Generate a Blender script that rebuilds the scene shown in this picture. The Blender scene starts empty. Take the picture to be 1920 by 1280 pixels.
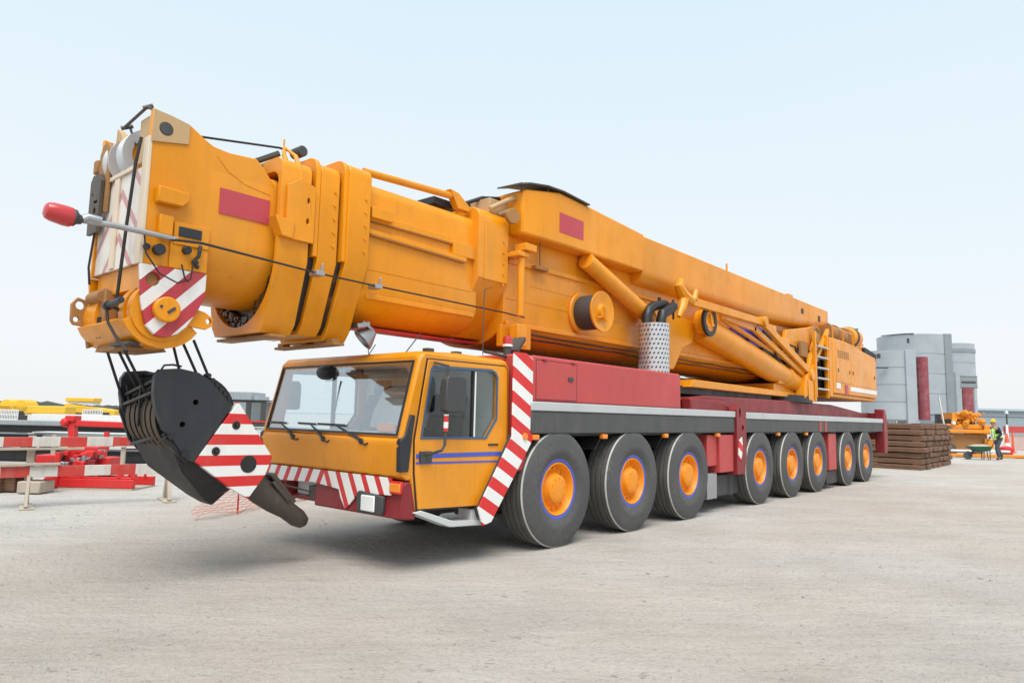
import bpy, bmesh, math, random
from mathutils import Vector, Matrix
from mathutils.geometry import tessellate_polygon
random.seed(7)
R = math.radians
S = 0.85                      # one design unit in metres
scene = bpy.context.scene
COL = scene.collection
ORG = {}

# ------------------------------------------------------------------ camera basis (design units)
CAM = Vector((6.986, 0.0, 1.667))
FPX = 1293.55
_v1 = Vector((-550-960, 748-640, FPX)).normalized()
_v2 = Vector((2080-960, 806-640, FPX)).normalized()
AX, AY = -_v1, _v2
AZ = AX.cross(AY).normalized()
RIGHT = Vector((AX.x, AY.x, AZ.x)); DOWN = Vector((AX.y, AY.y, AZ.y)); FWD = Vector((AX.z, AY.z, AZ.z))
FH = Vector((FWD.x, FWD.y, 0)).normalized()          # level view direction
RH = Vector((FH.y, -FH.x, 0))                        # level right direction
ROTZ = math.atan2(RH.y, RH.x)
def at(px, py, d):
    r = RIGHT*((px-960)/FPX) + DOWN*((py-640)/FPX) + FWD
    return CAM + r*(d/r.dot(FH))
def ground(px, d):
    p = at(px, 790, d); return Vector((p.x, p.y, 0))
def hgt(px, py, d): return at(px, py, d).z
def upx(d): return d/FPX                             # units per photo pixel at that distance

# ------------------------------------------------------------------ materials
def newmat(name):
    m = bpy.data.materials.new(name); m.use_nodes = True
    nt = m.node_tree; b = nt.nodes['Principled BSDF']
    return m, nt, b
def N(nt, t, **kw):
    n = nt.nodes.new(t)
    for k, v in kw.items(): setattr(n, k, v)
    return n
def rgba(c): return (c[0], c[1], c[2], 1)
def noise(nt, scale, detail=4, vec=None, rough=.55):
    n = N(nt, 'ShaderNodeTexNoise'); n.inputs['Scale'].default_value = scale
    n.inputs['Detail'].default_value = detail; n.inputs['Roughness'].default_value = rough
    if vec is not None: nt.links.new(vec, n.inputs['Vector'])
    return n
def ramp(nt, fac, stops):
    r = N(nt, 'ShaderNodeValToRGB'); nt.links.new(fac, r.inputs['Fac'])
    el = r.color_ramp.elements
    while len(el) < len(stops): el.new(.5)
    for e, (p, c) in zip(el, stops):
        e.position = p; e.color = rgba(c) if not isinstance(c, (int, float)) else (c, c, c, 1)
    return r
def math_(nt, op, a, b=None, clamp=False):
    n = N(nt, 'ShaderNodeMath', operation=op); n.use_clamp = clamp
    for i, v in enumerate((a, b)):
        if v is None: continue
        if isinstance(v, (int, float)): n.inputs[i].default_value = v
        else: nt.links.new(v, n.inputs[i])
    return n.outputs[0]
def mix(nt, fac, a, b, mode='MIX'):
    n = N(nt, 'ShaderNodeMix', data_type='RGBA', blend_type=mode)
    for i, v in ((0, fac), (6, a), (7, b)):
        if isinstance(v, (int, float)): n.inputs[i].default_value = v
        elif isinstance(v, tuple): n.inputs[i].default_value = rgba(v)
        else: nt.links.new(v, n.inputs[i])
    return n.outputs[2]
def wear(nt, b, colsock, rough, dirt, dcol, vec, bump=0.0, var=.10, fade=0):
    """large soft colour drift, dust specks and vertical grime streaks, roughness variation"""
    n1 = noise(nt, .9, 5, vec)
    drift = ramp(nt, n1.outputs['Fac'], [(.3, 1-var), (.7, 1+var*.4)])
    c = mix(nt, 1.0, colsock, drift.outputs[0], 'MULTIPLY')
    mp = N(nt, 'ShaderNodeMapping'); mp.inputs['Scale'].default_value = (9, 9, .8)
    nt.links.new(vec, mp.inputs['Vector'])
    n2 = noise(nt, 1.0, 6, mp.outputs[0], .65)
    n3 = noise(nt, 3.2, 6, vec, .6)
    g = math_(nt, 'MULTIPLY', n2.outputs['Fac'], n3.outputs['Fac'])
    gr = ramp(nt, g, [(.24, 0.0), (.46, 1.0)])
    f = math_(nt, 'MULTIPLY', gr.outputs[0], dirt)
    c = mix(nt, f, c, dcol)
    if fade:
        n5 = noise(nt, .55, 6, vec, .6); ff = ramp(nt, n5.outputs['Fac'], [(.48, 0.0), (.68, fade)])
        c = mix(nt, ff.outputs[0], c, (.78, .50, .22))
        n6 = noise(nt, 38, 3, vec, .7); sc_ = ramp(nt, n6.outputs['Fac'], [(.66, 0.0), (.72, 1.0)])
        c = mix(nt, math_(nt, 'MULTIPLY', math_(nt, 'MULTIPLY', sc_.outputs[0], n3.outputs['Fac']), .55), c, (.22, .11, .04))
        mq = N(nt, 'ShaderNodeMapping'); mq.inputs['Scale'].default_value = (16, 16, .55); nt.links.new(vec, mq.inputs['Vector'])
        n7 = noise(nt, 1.0, 4, mq.outputs[0], .6); st = ramp(nt, n7.outputs['Fac'], [(.60, 0.0), (.74, 1.0)])
        c = mix(nt, math_(nt, 'MULTIPLY', math_(nt, 'MULTIPLY', st.outputs[0], n1.outputs['Fac']), .42), c, (.26, .12, .035))
    nt.links.new(c, b.inputs['Base Color'])
    rr = ramp(nt, n3.outputs['Fac'], [(.3, max(rough-.08, .05)), (.75, min(rough+.18, 1))])
    nt.links.new(rr.outputs[0], b.inputs['Roughness'])
    if bump:
        nb = noise(nt, 14, 5, vec); bp = N(nt, 'ShaderNodeBump'); bp.inputs['Strength'].default_value = bump
        bp.inputs['Distance'].default_value = .01
        nt.links.new(nb.outputs['Fac'], bp.inputs['Height']); nt.links.new(bp.outputs[0], b.inputs['Normal'])
def paint(name, col, rough=.38, dirt=.25, dcol=(.28, .2, .13), metal=0.0, bump=.0, coat=0.0, var=.10, fade=0):
    m, nt, b = newmat(name)
    tc = N(nt, 'ShaderNodeTexCoord')
    rgb = N(nt, 'ShaderNodeRGB'); rgb.outputs[0].default_value = rgba(col)
    wear(nt, b, rgb.outputs[0], rough, dirt, dcol, tc.outputs['Object'], bump, var, fade)
    b.inputs['Metallic'].default_value = metal
    if fade: b.inputs['Specular IOR Level'].default_value = .38
    b.inputs['Coat Weight'].default_value = coat; b.inputs['Coat Roughness'].default_value = .2
    return m
def stripes(name, vec, period, phase, ca, cb, absx=False, duty=.5, rough=.4, dirt=.15):
    m, nt, b = newmat(name)
    tc = N(nt, 'ShaderNodeTexCoord'); sp = N(nt, 'ShaderNodeSeparateXYZ')
    nt.links.new(tc.outputs['Object'], sp.inputs[0])
    x = math_(nt, 'ABSOLUTE', sp.outputs[0]) if absx else sp.outputs[0]
    u = math_(nt, 'ADD', math_(nt, 'MULTIPLY', x, vec[0]), math_(nt, 'MULTIPLY', sp.outputs[1], vec[1]))
    u = math_(nt, 'ADD', u, math_(nt, 'MULTIPLY', sp.outputs[2], vec[2]))
    u = math_(nt, 'ADD', math_(nt, 'DIVIDE', u, period*S), phase + 200.0)
    f = math_(nt, 'LESS_THAN', math_(nt, 'FRACT', u), duty)
    c = mix(nt, f, cb, ca)
    wear(nt, b, c, rough, dirt, (.3, .25, .2), tc.outputs['Object'], 0, .06)
    return m

M = {}
M['orange'] = paint('orange_paint', (.79, .288, .003), .29, .26, (.34, .135, .012), var=.14, fade=.12)
M['orange_rim'] = paint('orange_rim_paint', (.88, .30, .004), .42, .3, (.3, .18, .08))
M['orange_bg'] = paint('orange_machine_paint', (.75, .27, .012), .5, .4, (.2, .11, .05))
M['tan'] = paint('weathered_tan_paint', (.52, .34, .17), .6, .5, (.33, .26, .2))
M['brown'] = paint('brown_primer_steel', (.36, .17, .05), .6, .5, (.16, .11, .07))
M['yellow'] = paint('yellow_paint', (.80, .48, .03), .45, .3)
M['red'] = paint('crimson_paint', (.50, .062, .058), .45, .18, (.40, .16, .13))
M['red_deep'] = paint('deep_shaded_crimson', (.23, .016, .020), .45, .2, (.26, .10, .08))  # darker copy of the crimson; holds the deck's shade in its colour
M['red_faded'] = paint('faded_red_cover', (.27, .055, .07), .5, .5, (.42, .30, .28))
M['lens_white'] = paint('frosted_lamp_glass', (.78, .80, .80), .15, .15, (.3, .3, .3), coat=.6)
M['red_bright'] = paint('bright_red_paint', (.62, .022, .022), .4, .22, (.3, .1, .08))
M['red_sticker'] = paint('red_sticker', (.50, .055, .075), .5, .05)
M['white'] = paint('white_paint', (.80, .80, .79), .45, .22, (.5, .46, .4))
M['pale'] = paint('pale_grey_paint', (.56, .58, .58), .5, .3, (.35, .32, .28))
M['strip'] = paint('pale_deck_edge', (.55, .57, .58), .4, .2, (.35, .33, .3), .25)
M['cream'] = paint('cream_primer', (.74, .62, .48), .6, .4, (.45, .34, .25))
M['grey'] = paint('mid_grey_paint', (.30, .32, .34), .5, .3, (.2, .18, .15))
M['silo'] = paint('grey_tower_paint', (.36, .405, .44), .38, .22, (.30, .29, .27), var=.12)
M['silo_dark'] = paint('dark_grey_tower_paint', (.24, .27, .29), .45, .3, (.2, .18, .16))
M['dark'] = paint('dark_grey_plastic', (.052, .054, .056), .55, .3, (.16, .14, .12))
M['skirt'] = paint('grey_rubber_skirt', (.075, .077, .078), .6, .35, (.18, .165, .145))
M['black'] = paint('black_steel', (.014, .014, .016), .45, .3, (.07, .06, .05))
M['blacksteel'] = paint('plain_black_steel', (.010, .010, .011), .5, .12, (.05, .045, .04))
M['blackblue'] = paint('blue_black_steel', (.019, .023, .029), .42, .25, (.08, .075, .07))
M['greybrown'] = paint('worn_hook_steel', (.085, .072, .062), .5, .4, (.2, .16, .12), .3)
M['steel'] = paint('dull_steel', (.42, .43, .45), .38, .3, (.25, .22, .18), .8)
M['chrome'] = paint('bright_steel', (.75, .75, .77), .22, .1, (.4, .38, .35), .9)
M['rope'] = paint('wire_rope', (.025, .024, .024), .5, .2, (.09, .08, .07), .3)
M['ropedrum'] = paint('greasy_rope', (.13, .095, .07), .5, .5, (.16, .12, .09), .3, bump=.5)
M['grease'] = paint('black_grease', (.020, .016, .014), .35, .9, (.42, .17, .02), bump=1)
M['blue'] = paint('blue_paint', (.035, .06, .42), .4, .1)
M['blueline'] = paint('blue_tape', (.06, .10, .50), .4, .05)
M['seal'] = paint('blue_grey_rubber', (.055, .11, .20), .4, .1, (.1, .1, .1))
M['lamp_red'] = paint('red_lamp_lens', (.50, .025, .03), .25, .1, (.3, .1, .08), coat=.5)
M['lamp_amber'] = paint('amber_lens', (.85, .24, .01), .25, .05, coat=.5)
M['concrete'] = paint('concrete', (.36, .35, .33), .85, .5, (.22, .2, .17), bump=.4)
M['wood_pale'] = paint('weathered_pale_wood', (.44, .38, .31), .8, .5, (.24, .2, .16), bump=.5)
M['skin'] = paint('skin', (.45, .26, .17), .55, .05)
M['jeans'] = paint('grey_jeans', (.07, .085, .11), .85, .2, (.15, .14, .13))
M['navy'] = paint('navy_cloth', (.014, .018, .03), .9, .1)
M['neon'] = paint('neon_green_vest', (.30, .80, .03), .7, .08)
M['reflect'] = paint('reflective_tape', (.80, .80, .62), .4, .05)
M['helmet'] = paint('yellow_helmet', (.85, .50, .02), .35, .05)
M['green'] = paint('dark_green_paint', (.015, .10, .055), .5, .3)
M['pink'] = paint('pale_pink_wall', (.55, .40, .36), .8, .3)
M['cone'] = paint('orange_red_cone', (.80, .12, .05), .5, .1)
M['net'] = paint('orange_plastic_net', (.85, .33, .22), .6, .1)
M['hill'] = paint('far_wooded_hill', (.055, .065, .05), .95, .4, (.10, .09, .06), var=.5)
M['shed'] = paint('haze_tinted_cladding', (.27, .33, .37), .7, .1, (.2, .2, .2))  # distant haze is mixed into this base colour
M['cabin_in'] = paint('grey_cab_trim', (.70, .74, .74), .7, .1)
M['seat'] = paint('dark_seat_cloth', (.045, .05, .05), .85, .1)

# stripes
W_, R_ = (.80, .80, .78), (.66, .022, .022)
M['st_panel'] = stripes('red_white_panel', (0, .54, 1), .30, .10, W_, R_)
M['st_bumper'] = stripes('red_white_bumper', (1.0, 0, .55), .235, .35, W_, (.60, .03, .03), absx=True, duty=.62)
M['st_beak'] = stripes('red_white_beak', (0, -1.05, 1), .31, .30, (.76, .74, .72), (.46, .035, .05))
M['st_hook'] = stripes('red_white_hook', (0, .015, 1), .2037, .80, W_, (.64, .022, .02), duty=.5)
M['st_front'] = stripes('faded_red_front', (.95, 0, 1), .42, .1, (.76, .70, .64), (.55, .28, .28), absx=True, duty=.78, dirt=.5)
M['st_marker'] = stripes('red_white_marker', (0, .6, 1), .30, .4, W_, R_)
M['st_plank'] = stripes('red_white_plank', (1, 0, 0), .78, .0, (.62, .60, .56), (.52, .05, .04), duty=.5, dirt=.5)
M['st_wand'] = stripes('red_white_wand', (0, 0, 1), .13, .2, W_, R_)

# perforated guard: round holes over a bright sheet
def perforated():
    m, nt, b = newmat('perforated_bright_sheet')
    tc = N(nt, 'ShaderNodeTexCoord'); sp = N(nt, 'ShaderNodeSeparateXYZ')
    nt.links.new(tc.outputs['Object'], sp.inputs[0])
    a = math_(nt, 'MULTIPLY', math_(nt, 'ARCTAN2', sp.outputs[1], sp.outputs[0]), 24/(2*math.pi))
    v = math_(nt, 'MULTIPLY', sp.outputs[2], 15.0)
    off = math_(nt, 'MULTIPLY', math_(nt, 'FLOOR', v), .5)
    du = math_(nt, 'SUBTRACT', math_(nt, 'FRACT', math_(nt, 'ADD', math_(nt, 'ADD', a, off), 50.0)), .5)
    dv = math_(nt, 'SUBTRACT', math_(nt, 'FRACT', v), .5)
    p1 = math_(nt, 'ADD', du, dv); p2 = math_(nt, 'SUBTRACT', du, dv)
    d = math_(nt, 'SQRT', math_(nt, 'ADD', math_(nt, 'MULTIPLY', math_(nt, 'MULTIPLY', p1, p1), .42), math_(nt, 'MULTIPLY', math_(nt, 'MULTIPLY', p2, p2), 1.5)))
    hole = math_(nt, 'LESS_THAN', d, .30)
    nt.links.new(mix(nt, hole, (.60, .61, .63), (.014, .014, .014)), b.inputs['Base Color'])
    nt.links.new(math_(nt, 'MULTIPLY', math_(nt, 'SUBTRACT', 1.0, hole), .6), b.inputs['Metallic'])
    b.inputs['Roughness'].default_value = .35
    return m
M['perf'] = perforated()

def glass(name, tint, refl=1.0, base=.03):
    m, nt, b = newmat(name)
    out = nt.nodes['Material Output']; nt.nodes.remove(b)
    tr = N(nt, 'ShaderNodeBsdfTransparent'); tr.inputs[0].default_value = rgba(tint)
    gl = N(nt, 'ShaderNodeBsdfGlossy'); gl.inputs['Roughness'].default_value = .02
    gl.inputs['Color'].default_value = (.95, .97, 1, 1)
    lw = N(nt, 'ShaderNodeLayerWeight'); lw.inputs['Blend'].default_value = .5
    f = math_(nt, 'ADD', math_(nt, 'MULTIPLY', math_(nt, 'POWER', lw.outputs['Facing'], 3.2), refl), base, True)
    mx = N(nt, 'ShaderNodeMixShader')
    nt.links.new(f, mx.inputs[0]); nt.links.new(tr.outputs[0], mx.inputs[1]); nt.links.new(gl.outputs[0], mx.inputs[2])
    nt.links.new(mx.outputs[0], out.inputs['Surface'])
    return m
M['glass'] = glass('windscreen_glass', (.95, .985, .99), .80, .20)
M['glass_side'] = glass('side_glass', (.90, .94, .94), .25, .04)
M['lens'] = glass('clear_lens', (.9, .95, 1), 1.0)

def rubber():
    m, nt, b = newmat('tyre_rubber')
    tc = N(nt, 'ShaderNodeTexCoord')
    n1 = noise(nt, 2.2, 6, tc.outputs['Object']); n2 = noise(nt, 22, 4, tc.outputs['Object'])
    f = math_(nt, 'MULTIPLY', n1.outputs['Fac'], n2.outputs['Fac'])
    r = ramp(nt, f, [(.12, (.066, .066, .067)), (.3, (.080, .079, .078)), (.5, (.12, .115, .107))])
    nt.links.new(r.outputs[0], b.inputs['Base Color']); b.inputs['Roughness'].default_value = .72
    bp = N(nt, 'ShaderNodeBump'); bp.inputs['Strength'].default_value = .25; bp.inputs['Distance'].default_value = .01
    nt.links.new(n2.outputs['Fac'], bp.inputs['Height']); nt.links.new(bp.outputs[0], b.inputs['Normal'])
    return m
M['rubber'] = rubber()
M['tread'] = paint('dusty_tyre_tread', (.105, .10, .092), .85, .6, (.22, .20, .17), bump=.6)
M['tyre_line'] = paint('worn_pale_tyre_edge', (.52, .51, .48), .8, .5, (.16, .15, .14))

def timber():
    m, nt, b = newmat('weathered_timber')
    tc = N(nt, 'ShaderNodeTexCoord'); mp = N(nt, 'ShaderNodeMapping'); mp.inputs['Scale'].default_value = (1.2, 1.2, 14)
    nt.links.new(tc.outputs['Object'], mp.inputs[0])
    n1 = noise(nt, 2, 6, mp.outputs[0]); n2 = noise(nt, 1.1, 3, tc.outputs['Object'])
    c1 = ramp(nt, n1.outputs['Fac'], [(.3, (.06, .030, .017)), (.55, (.155, .080, .044)), (.8, (.28, .165, .10))])
    c = mix(nt, math_(nt, 'MULTIPLY', n2.outputs['Fac'], .5), c1.outputs[0], (.22, .12, .08))
    nt.links.new(c, b.inputs['Base Color']); b.inputs['Roughness'].default_value = .85
    bp = N(nt, 'ShaderNodeBump'); bp.inputs['Strength'].default_value = .5; bp.inputs['Distance'].default_value = .03
    nt.links.new(n1.outputs['Fac'], bp.inputs['Height']); nt.links.new(bp.outputs[0], b.inputs['Normal'])
    return m
M['timber'] = timber()

def groundmat():
    m, nt, b = newmat('dusty_hardstanding')
    tc = N(nt, 'ShaderNodeTexCoord'); v = tc.outputs['Object']
    big = noise(nt, .14, 5, v, .6); mid = noise(nt, .9, 7, v, .65); fine = noise(nt, 30, 8, v, .75)
    mp = N(nt, 'ShaderNodeMapping', vector_type='TEXTURE'); mp.inputs['Rotation'].default_value = (0, 0, R(46)); mp.inputs['Scale'].default_value = (3.2, .8, 1)
    nt.links.new(v, mp.inputs[0])
    trk = noise(nt, 1.0, 6, mp.outputs[0], .6)
    base = ramp(nt, big.outputs['Fac'], [(.34, (.485, .415, .355)), (.50, (.52, .475, .43)), (.64, (.545, .52, .49))])
    m2 = ramp(nt, mid.outputs['Fac'], [(.30, .90), (.50, 1.0), (.75, 1.05)])
    c = mix(nt, 1.0, base.outputs[0], m2.outputs[0], 'MULTIPLY')
    t2 = ramp(nt, trk.outputs['Fac'], [(.35, .93), (.55, 1.01), (.8, 1.06)])
    c = mix(nt, 1.0, c, t2.outputs[0], 'MULTIPLY')
    fs = noise(nt, 5.5, 8, mp.outputs[0], .7); fr_ = ramp(nt, fs.outputs['Fac'], [(.30, .90), (.48, .995), (.7, 1.05)])
    c = mix(nt, 1.0, c, fr_.outputs[0], 'MULTIPLY')
    f2 = ramp(nt, fine.outputs['Fac'], [(.30, .55), (.42, .93), (.62, 1.05), (.75, 1.16)])
    c = mix(nt, 1.0, c, f2.outputs[0], 'MULTIPLY')
    wv = noise(nt, 5, 4, v); vv = N(nt, 'ShaderNodeMix', data_type='VECTOR'); vv.inputs[0].default_value = .16
    nt.links.new(v, vv.inputs[4]); nt.links.new(wv.outputs['Color'], vv.inputs[5])
    for scale, size, lo, amt, col in ((4.2, .10, .46, .62, (.15, .13, .11)), (9.5, .12, .40, .55, (.20, .175, .15)), (7.0, .10, .50, .6, (.58, .55, .51)), (19.0, .16, .36, .45, (.24, .21, .185))):
        vo = N(nt, 'ShaderNodeTexVoronoi'); vo.inputs['Scale'].default_value = scale; vo.inputs['Randomness'].default_value = 1
        nt.links.new(vv.outputs[1], vo.inputs['Vector'])
        gn = noise(nt, scale*.13, 4, v, .6); gate = ramp(nt, gn.outputs['Fac'], [(lo, 0.0), (lo+.14, 1.0)])
        sp = math_(nt, 'MULTIPLY', math_(nt, 'LESS_THAN', vo.outputs['Distance'], size), gate.outputs[0])
        c = mix(nt, math_(nt, 'MULTIPLY', sp, amt), c, col)
    crk = N(nt, 'ShaderNodeTexNoise', noise_type='RIDGED_MULTIFRACTAL'); crk.inputs['Scale'].default_value = 1.1; crk.inputs['Detail'].default_value = 8; nt.links.new(mp.outputs[0], crk.inputs['Vector'])
    cr = ramp(nt, crk.outputs['Fac'], [(.60, 0.0), (1.0, .12)])
    c = mix(nt, cr.outputs[0], c, (.25, .215, .18))
    nt.links.new(c, b.inputs['Base Color']); b.inputs['Roughness'].default_value = .92
    b.inputs['Specular IOR Level'].default_value = .25
    grit = noise(nt, 9, 6, v, .7)
    h = math_(nt, 'ADD', math_(nt, 'ADD', math_(nt, 'MULTIPLY', fine.outputs['Fac'], .5), math_(nt, 'MULTIPLY', grit.outputs['Fac'], .9)), math_(nt, 'MULTIPLY', mid.outputs['Fac'], 1.0))
    h = math_(nt, 'ADD', h, math_(nt, 'ADD', math_(nt, 'MULTIPLY', trk.outputs['Fac'], .8), math_(nt, 'MULTIPLY', fs.outputs['Fac'], 1.0)))
    bp = N(nt, 'ShaderNodeBump'); bp.inputs['Strength'].default_value = .8; bp.inputs['Distance'].default_value = .06
    nt.links.new(h, bp.inputs['Height']); nt.links.new(bp.outputs[0], b.inputs['Normal'])
    return m
M['ground'] = groundmat()
def seamat():
    m, nt, b = newmat('grey_sea'); b.inputs['Base Color'].default_value = (.10, .14, .17, 1); b.inputs['Roughness'].default_value = .25
    return m
M['sea'] = seamat()

# ------------------------------------------------------------------ mesh builder
class MB:
    def __init__(s): s.bm = bmesh.new(); s.mi = 0
    def face(s, pts):
        vs = [s.bm.verts.new(p) for p in pts]; f = s.bm.faces.new(vs); f.material_index = s.mi; return f
    def _f(s, vs):
        try:
            f = s.bm.faces.new(vs); f.material_index = s.mi
        except ValueError: pass
    def box(s, x0, x1, y0, y1, z0, z1):
        return s.prism([(x0, y0), (x1, y0), (x1, y1), (x0, y1)], 'z', z0, z1)
    @staticmethod
    def _p(q, ax, h):
        return (h, q[0], q[1]) if ax == 'x' else (q[0], h, q[1]) if ax == 'y' else (q[0], q[1], h)
    def prism(s, poly, ax, a0, a1):
        b0 = [s.bm.verts.new(s._p(q, ax, a0)) for q in poly]; b1 = [s.bm.verts.new(s._p(q, ax, a1)) for q in poly]
        n = len(poly)
        s._f(b0[::-1]); s._f(b1)
        for i in range(n): s._f([b0[i], b0[(i+1) % n], b1[(i+1) % n], b1[i]])
        return s
    def plate(s, outer, holes, ax, a0, a1, fn=None):
        """flat plate with holes; fn maps (u, v, h) to a point when the plate is slanted"""
        fn = fn or (lambda u, v, h: s._p((u, v), ax, h))
        loops = [outer] + list(holes)
        flat = [q for l in loops for q in l]
        tris = tessellate_polygon([[Vector((q[0], q[1], 0)) for q in l] for l in loops])
        v0 = [s.bm.verts.new(fn(q[0], q[1], a0)) for q in flat]; v1 = [s.bm.verts.new(fn(q[0], q[1], a1)) for q in flat]
        for t in tris:
            s._f([v0[i] for i in t]); s._f([v1[i] for i in reversed(t)])
        k = 0
        for l in loops:
            n = len(l)
            for i in range(n):
                a, b = k+i, k+(i+1) % n
                s._f([v0[a], v0[b], v1[b], v1[a]])
            k += n
        return s
    def loft(s, secs, cap=True):
        rings = [[s.bm.verts.new(p) for p in sec] for sec in secs]
        n = len(rings[0])
        for r0, r1 in zip(rings, rings[1:]):
            for i in range(n): s._f([r0[i], r0[(i+1) % n], r1[(i+1) % n], r1[i]])
        if cap: s._f(rings[0][::-1]); s._f(rings[-1])
        return s
    def lathe(s, prof, o, axis=(0, 0, 1), seg=32, mis=None):
        a = Vector(axis).normalized(); u = a.orthogonal().normalized(); w = a.cross(u); o = Vector(o)
        rings = []
        for r, h in prof:
            if r < 1e-6: rings.append([s.bm.verts.new(o+a*h)])
            else: rings.append([s.bm.verts.new(o+a*h+(u*math.cos(t)+w*math.sin(t))*r) for t in [2*math.pi*i/seg for i in range(seg)]])
        for k, (r0, r1) in enumerate(zip(rings, rings[1:])):
            if mis: s.mi = mis[k]
            for i in range(seg):
                j = (i+1) % seg
                if len(r0) == 1 and len(r1) == 1: continue
                if len(r0) == 1: s._f([r0[0], r1[j], r1[i]])
                elif len(r1) == 1: s._f([r0[i], r0[j], r1[0]])
                else: s._f([r0[i], r0[j], r1[j], r1[i]])
        if mis: s.mi = 0
        return s
    def cyl(s, p0, p1, r0, r1=None, seg=20):
        p0, p1 = Vector(p0), Vector(p1); L = (p1-p0).length; r1 = r0 if r1 is None else r1
        return s.lathe([(0, 0), (r0, 0), (r1, L), (0, L)], p0, p1-p0, seg)
    def tube(s, pts, r, seg=8):
        pts = [Vector(p) for p in pts]; n = len(pts); rings = []
        t0 = (pts[1]-pts[0]).normalized(); u = t0.orthogonal().normalized()
        for i, p in enumerate(pts):
            t = (pts[min(i+1, n-1)]-pts[max(i-1, 0)]).normalized()
            u = (u-t*u.dot(t)).normalized(); w = t.cross(u); rr = r[i] if isinstance(r, (list, tuple)) else r
            rings.append([p+(u*math.cos(a)+w*math.sin(a))*rr for a in [2*math.pi*k/seg for k in range(seg)]])
        return s.loft(rings)
    def bar(s, p0, p1, w, h, up=(0, 0, 1)):
        p0, p1 = Vector(p0), Vector(p1); t = (p1-p0).normalized(); up = Vector(up)
        if abs(t.dot(up)) > .95: up = Vector((1, 0, 0))
        a = t.cross(up).normalized()*w/2; b = t.cross(a).normalized()*h/2
        return s.loft([[p+a+b, p-a+b, p-a-b, p+a-b] for p in (p0, p1)])
    def disc_row(s, c, axis, r, count, rr, hh, start=0):
        a = Vector(axis).normalized(); u = a.orthogonal().normalized(); w = a.cross(u)
        for i in range(count):
            t = start+2*math.pi*i/count; p = Vector(c)+(u*math.cos(t)+w*math.sin(t))*r
            s.cyl(p, p+a*hh, rr, rr*.9, 6)
        return s
    def build(s, name, mats, parent=None, org=None, local=False, bevel=.008, ang=32, seg=2):
        if isinstance(mats, str): mats = [mats]
        o0 = Vector(ORG[parent]) if parent is not None else Vector((0, 0, 0))
        og = Vector(org) if org is not None else o0
        bmesh.ops.remove_doubles(s.bm, verts=s.bm.verts, dist=1e-5)
        bmesh.ops.recalc_face_normals(s.bm, faces=s.bm.faces)
        for v in s.bm.verts: v.co = (v.co if local else v.co-og)*S
        me = bpy.data.meshes.new(name); s.bm.to_mesh(me); s.bm.free()
        for m in mats: me.materials.append(M[m])
        for p in me.polygons: p.use_smooth = True
        me.set_sharp_from_angle(angle=R(ang))
        o = bpy.data.objects.new(name, me); COL.objects.link(o)
        if parent is not None: o.parent = parent
        if not (local and org is None): o.location = (og-o0)*S
        ORG[o] = tuple(og)
        if bevel:
            b = o.modifiers.new('bevel', 'BEVEL'); b.width = bevel*S; b.segments = seg; b.limit_method = 'ANGLE'; b.angle_limit = R(40)
            b.harden_normals = False
        return o
def tag(o, label, cat=None, group=None, kind=None):
    if label: o['label'] = label
    if cat: o['category'] = cat
    if group: o['group'] = group
    if kind: o['kind'] = kind
    return o
def thing(name, label, cat, loc=(0, 0, 0), rz=0, group=None):
    o = bpy.data.objects.new(name, None); COL.objects.link(o); o.empty_display_size = .2
    o.location = Vector(loc)*S; o.rotation_euler = (0, 0, rz); ORG[o] = tuple(loc)
    return tag(o, label, cat, group)
def copy_tree(o, parent=None):
    c = o.copy(); COL.objects.link(c)
    if parent is not None: c.parent = parent
    ORG[c] = ORG.get(o, (0, 0, 0))
    for ch in list(o.children): copy_tree(ch, c)
    return c
def circ(cx, cy, r, n=20, a0=0): return [(cx+r*math.cos(a0+2*math.pi*i/n), cy+r*math.sin(a0+2*math.pi*i/n)) for i in range(n)]
def arc(cx, cy, rx, ry, a0, a1, n): return [(cx+rx*math.cos(R(a0+(a1-a0)*i/n)), cy+ry*math.sin(R(a0+(a1-a0)*i/n))) for i in range(n+1)]
def oval(hw, zt, knee, zb, tr=.14):
    """telescope section outline (x, z): flat top with rounded corners, upright sides, half-oval belly"""
    p = arc(hw-tr, zt-tr, tr, tr, 0, 90, 5) + arc(-hw+tr, zt-tr, tr, tr, 90, 180, 5)
    return p + arc(0, knee, hw, knee-zb, 180, 360, 22)
def octo(hw, zt, knee, zb, hb, tr=.10):
    """collar outline (x, z): rounded top corners, upright sides, slanted lower flanks"""
    return arc(hw-tr, zt-tr, tr, tr, 0, 90, 5) + arc(-hw+tr, zt-tr, tr, tr, 90, 180, 5) + [(-hw, knee), (-hb-.05, zb+.10), (-hb+.03, zb), (hb-.03, zb), (hb+.05, zb+.10), (hw, knee)]
def arc3(x, y, z, rx, ry, n=18): return [(x+rx*math.cos(2*math.pi*i/n)*(1+.06*math.sin(5*i)), y+ry*math.sin(2*math.pi*i/n), z) for i in range(n)]
def scalep(p, k, cx=0, cz=0): return [(cx+(a-cx)*k, cz+(b-cz)*k) for a, b in p]

# =================================================================== SETTING
g = MB(); g.face([(-600, -80, 0), (600, -80, 0), (600, 700, 0), (-600, 700, 0)])
tag(g.build('ground', 'ground', bevel=0), 'pale dusty hardstanding with faint wheel tracks', kind='structure')
# stretch the ground on as far as the horizon
sea = MB(); sea.face([(-6000, -1000, -.3), (6000, -1000, -.3), (6000, 9000, -.3), (-6000, 9000, -.3)])
tag(sea.build('sea', 'sea', bevel=0), 'flat grey sea beyond the yard', kind='structure')
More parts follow.
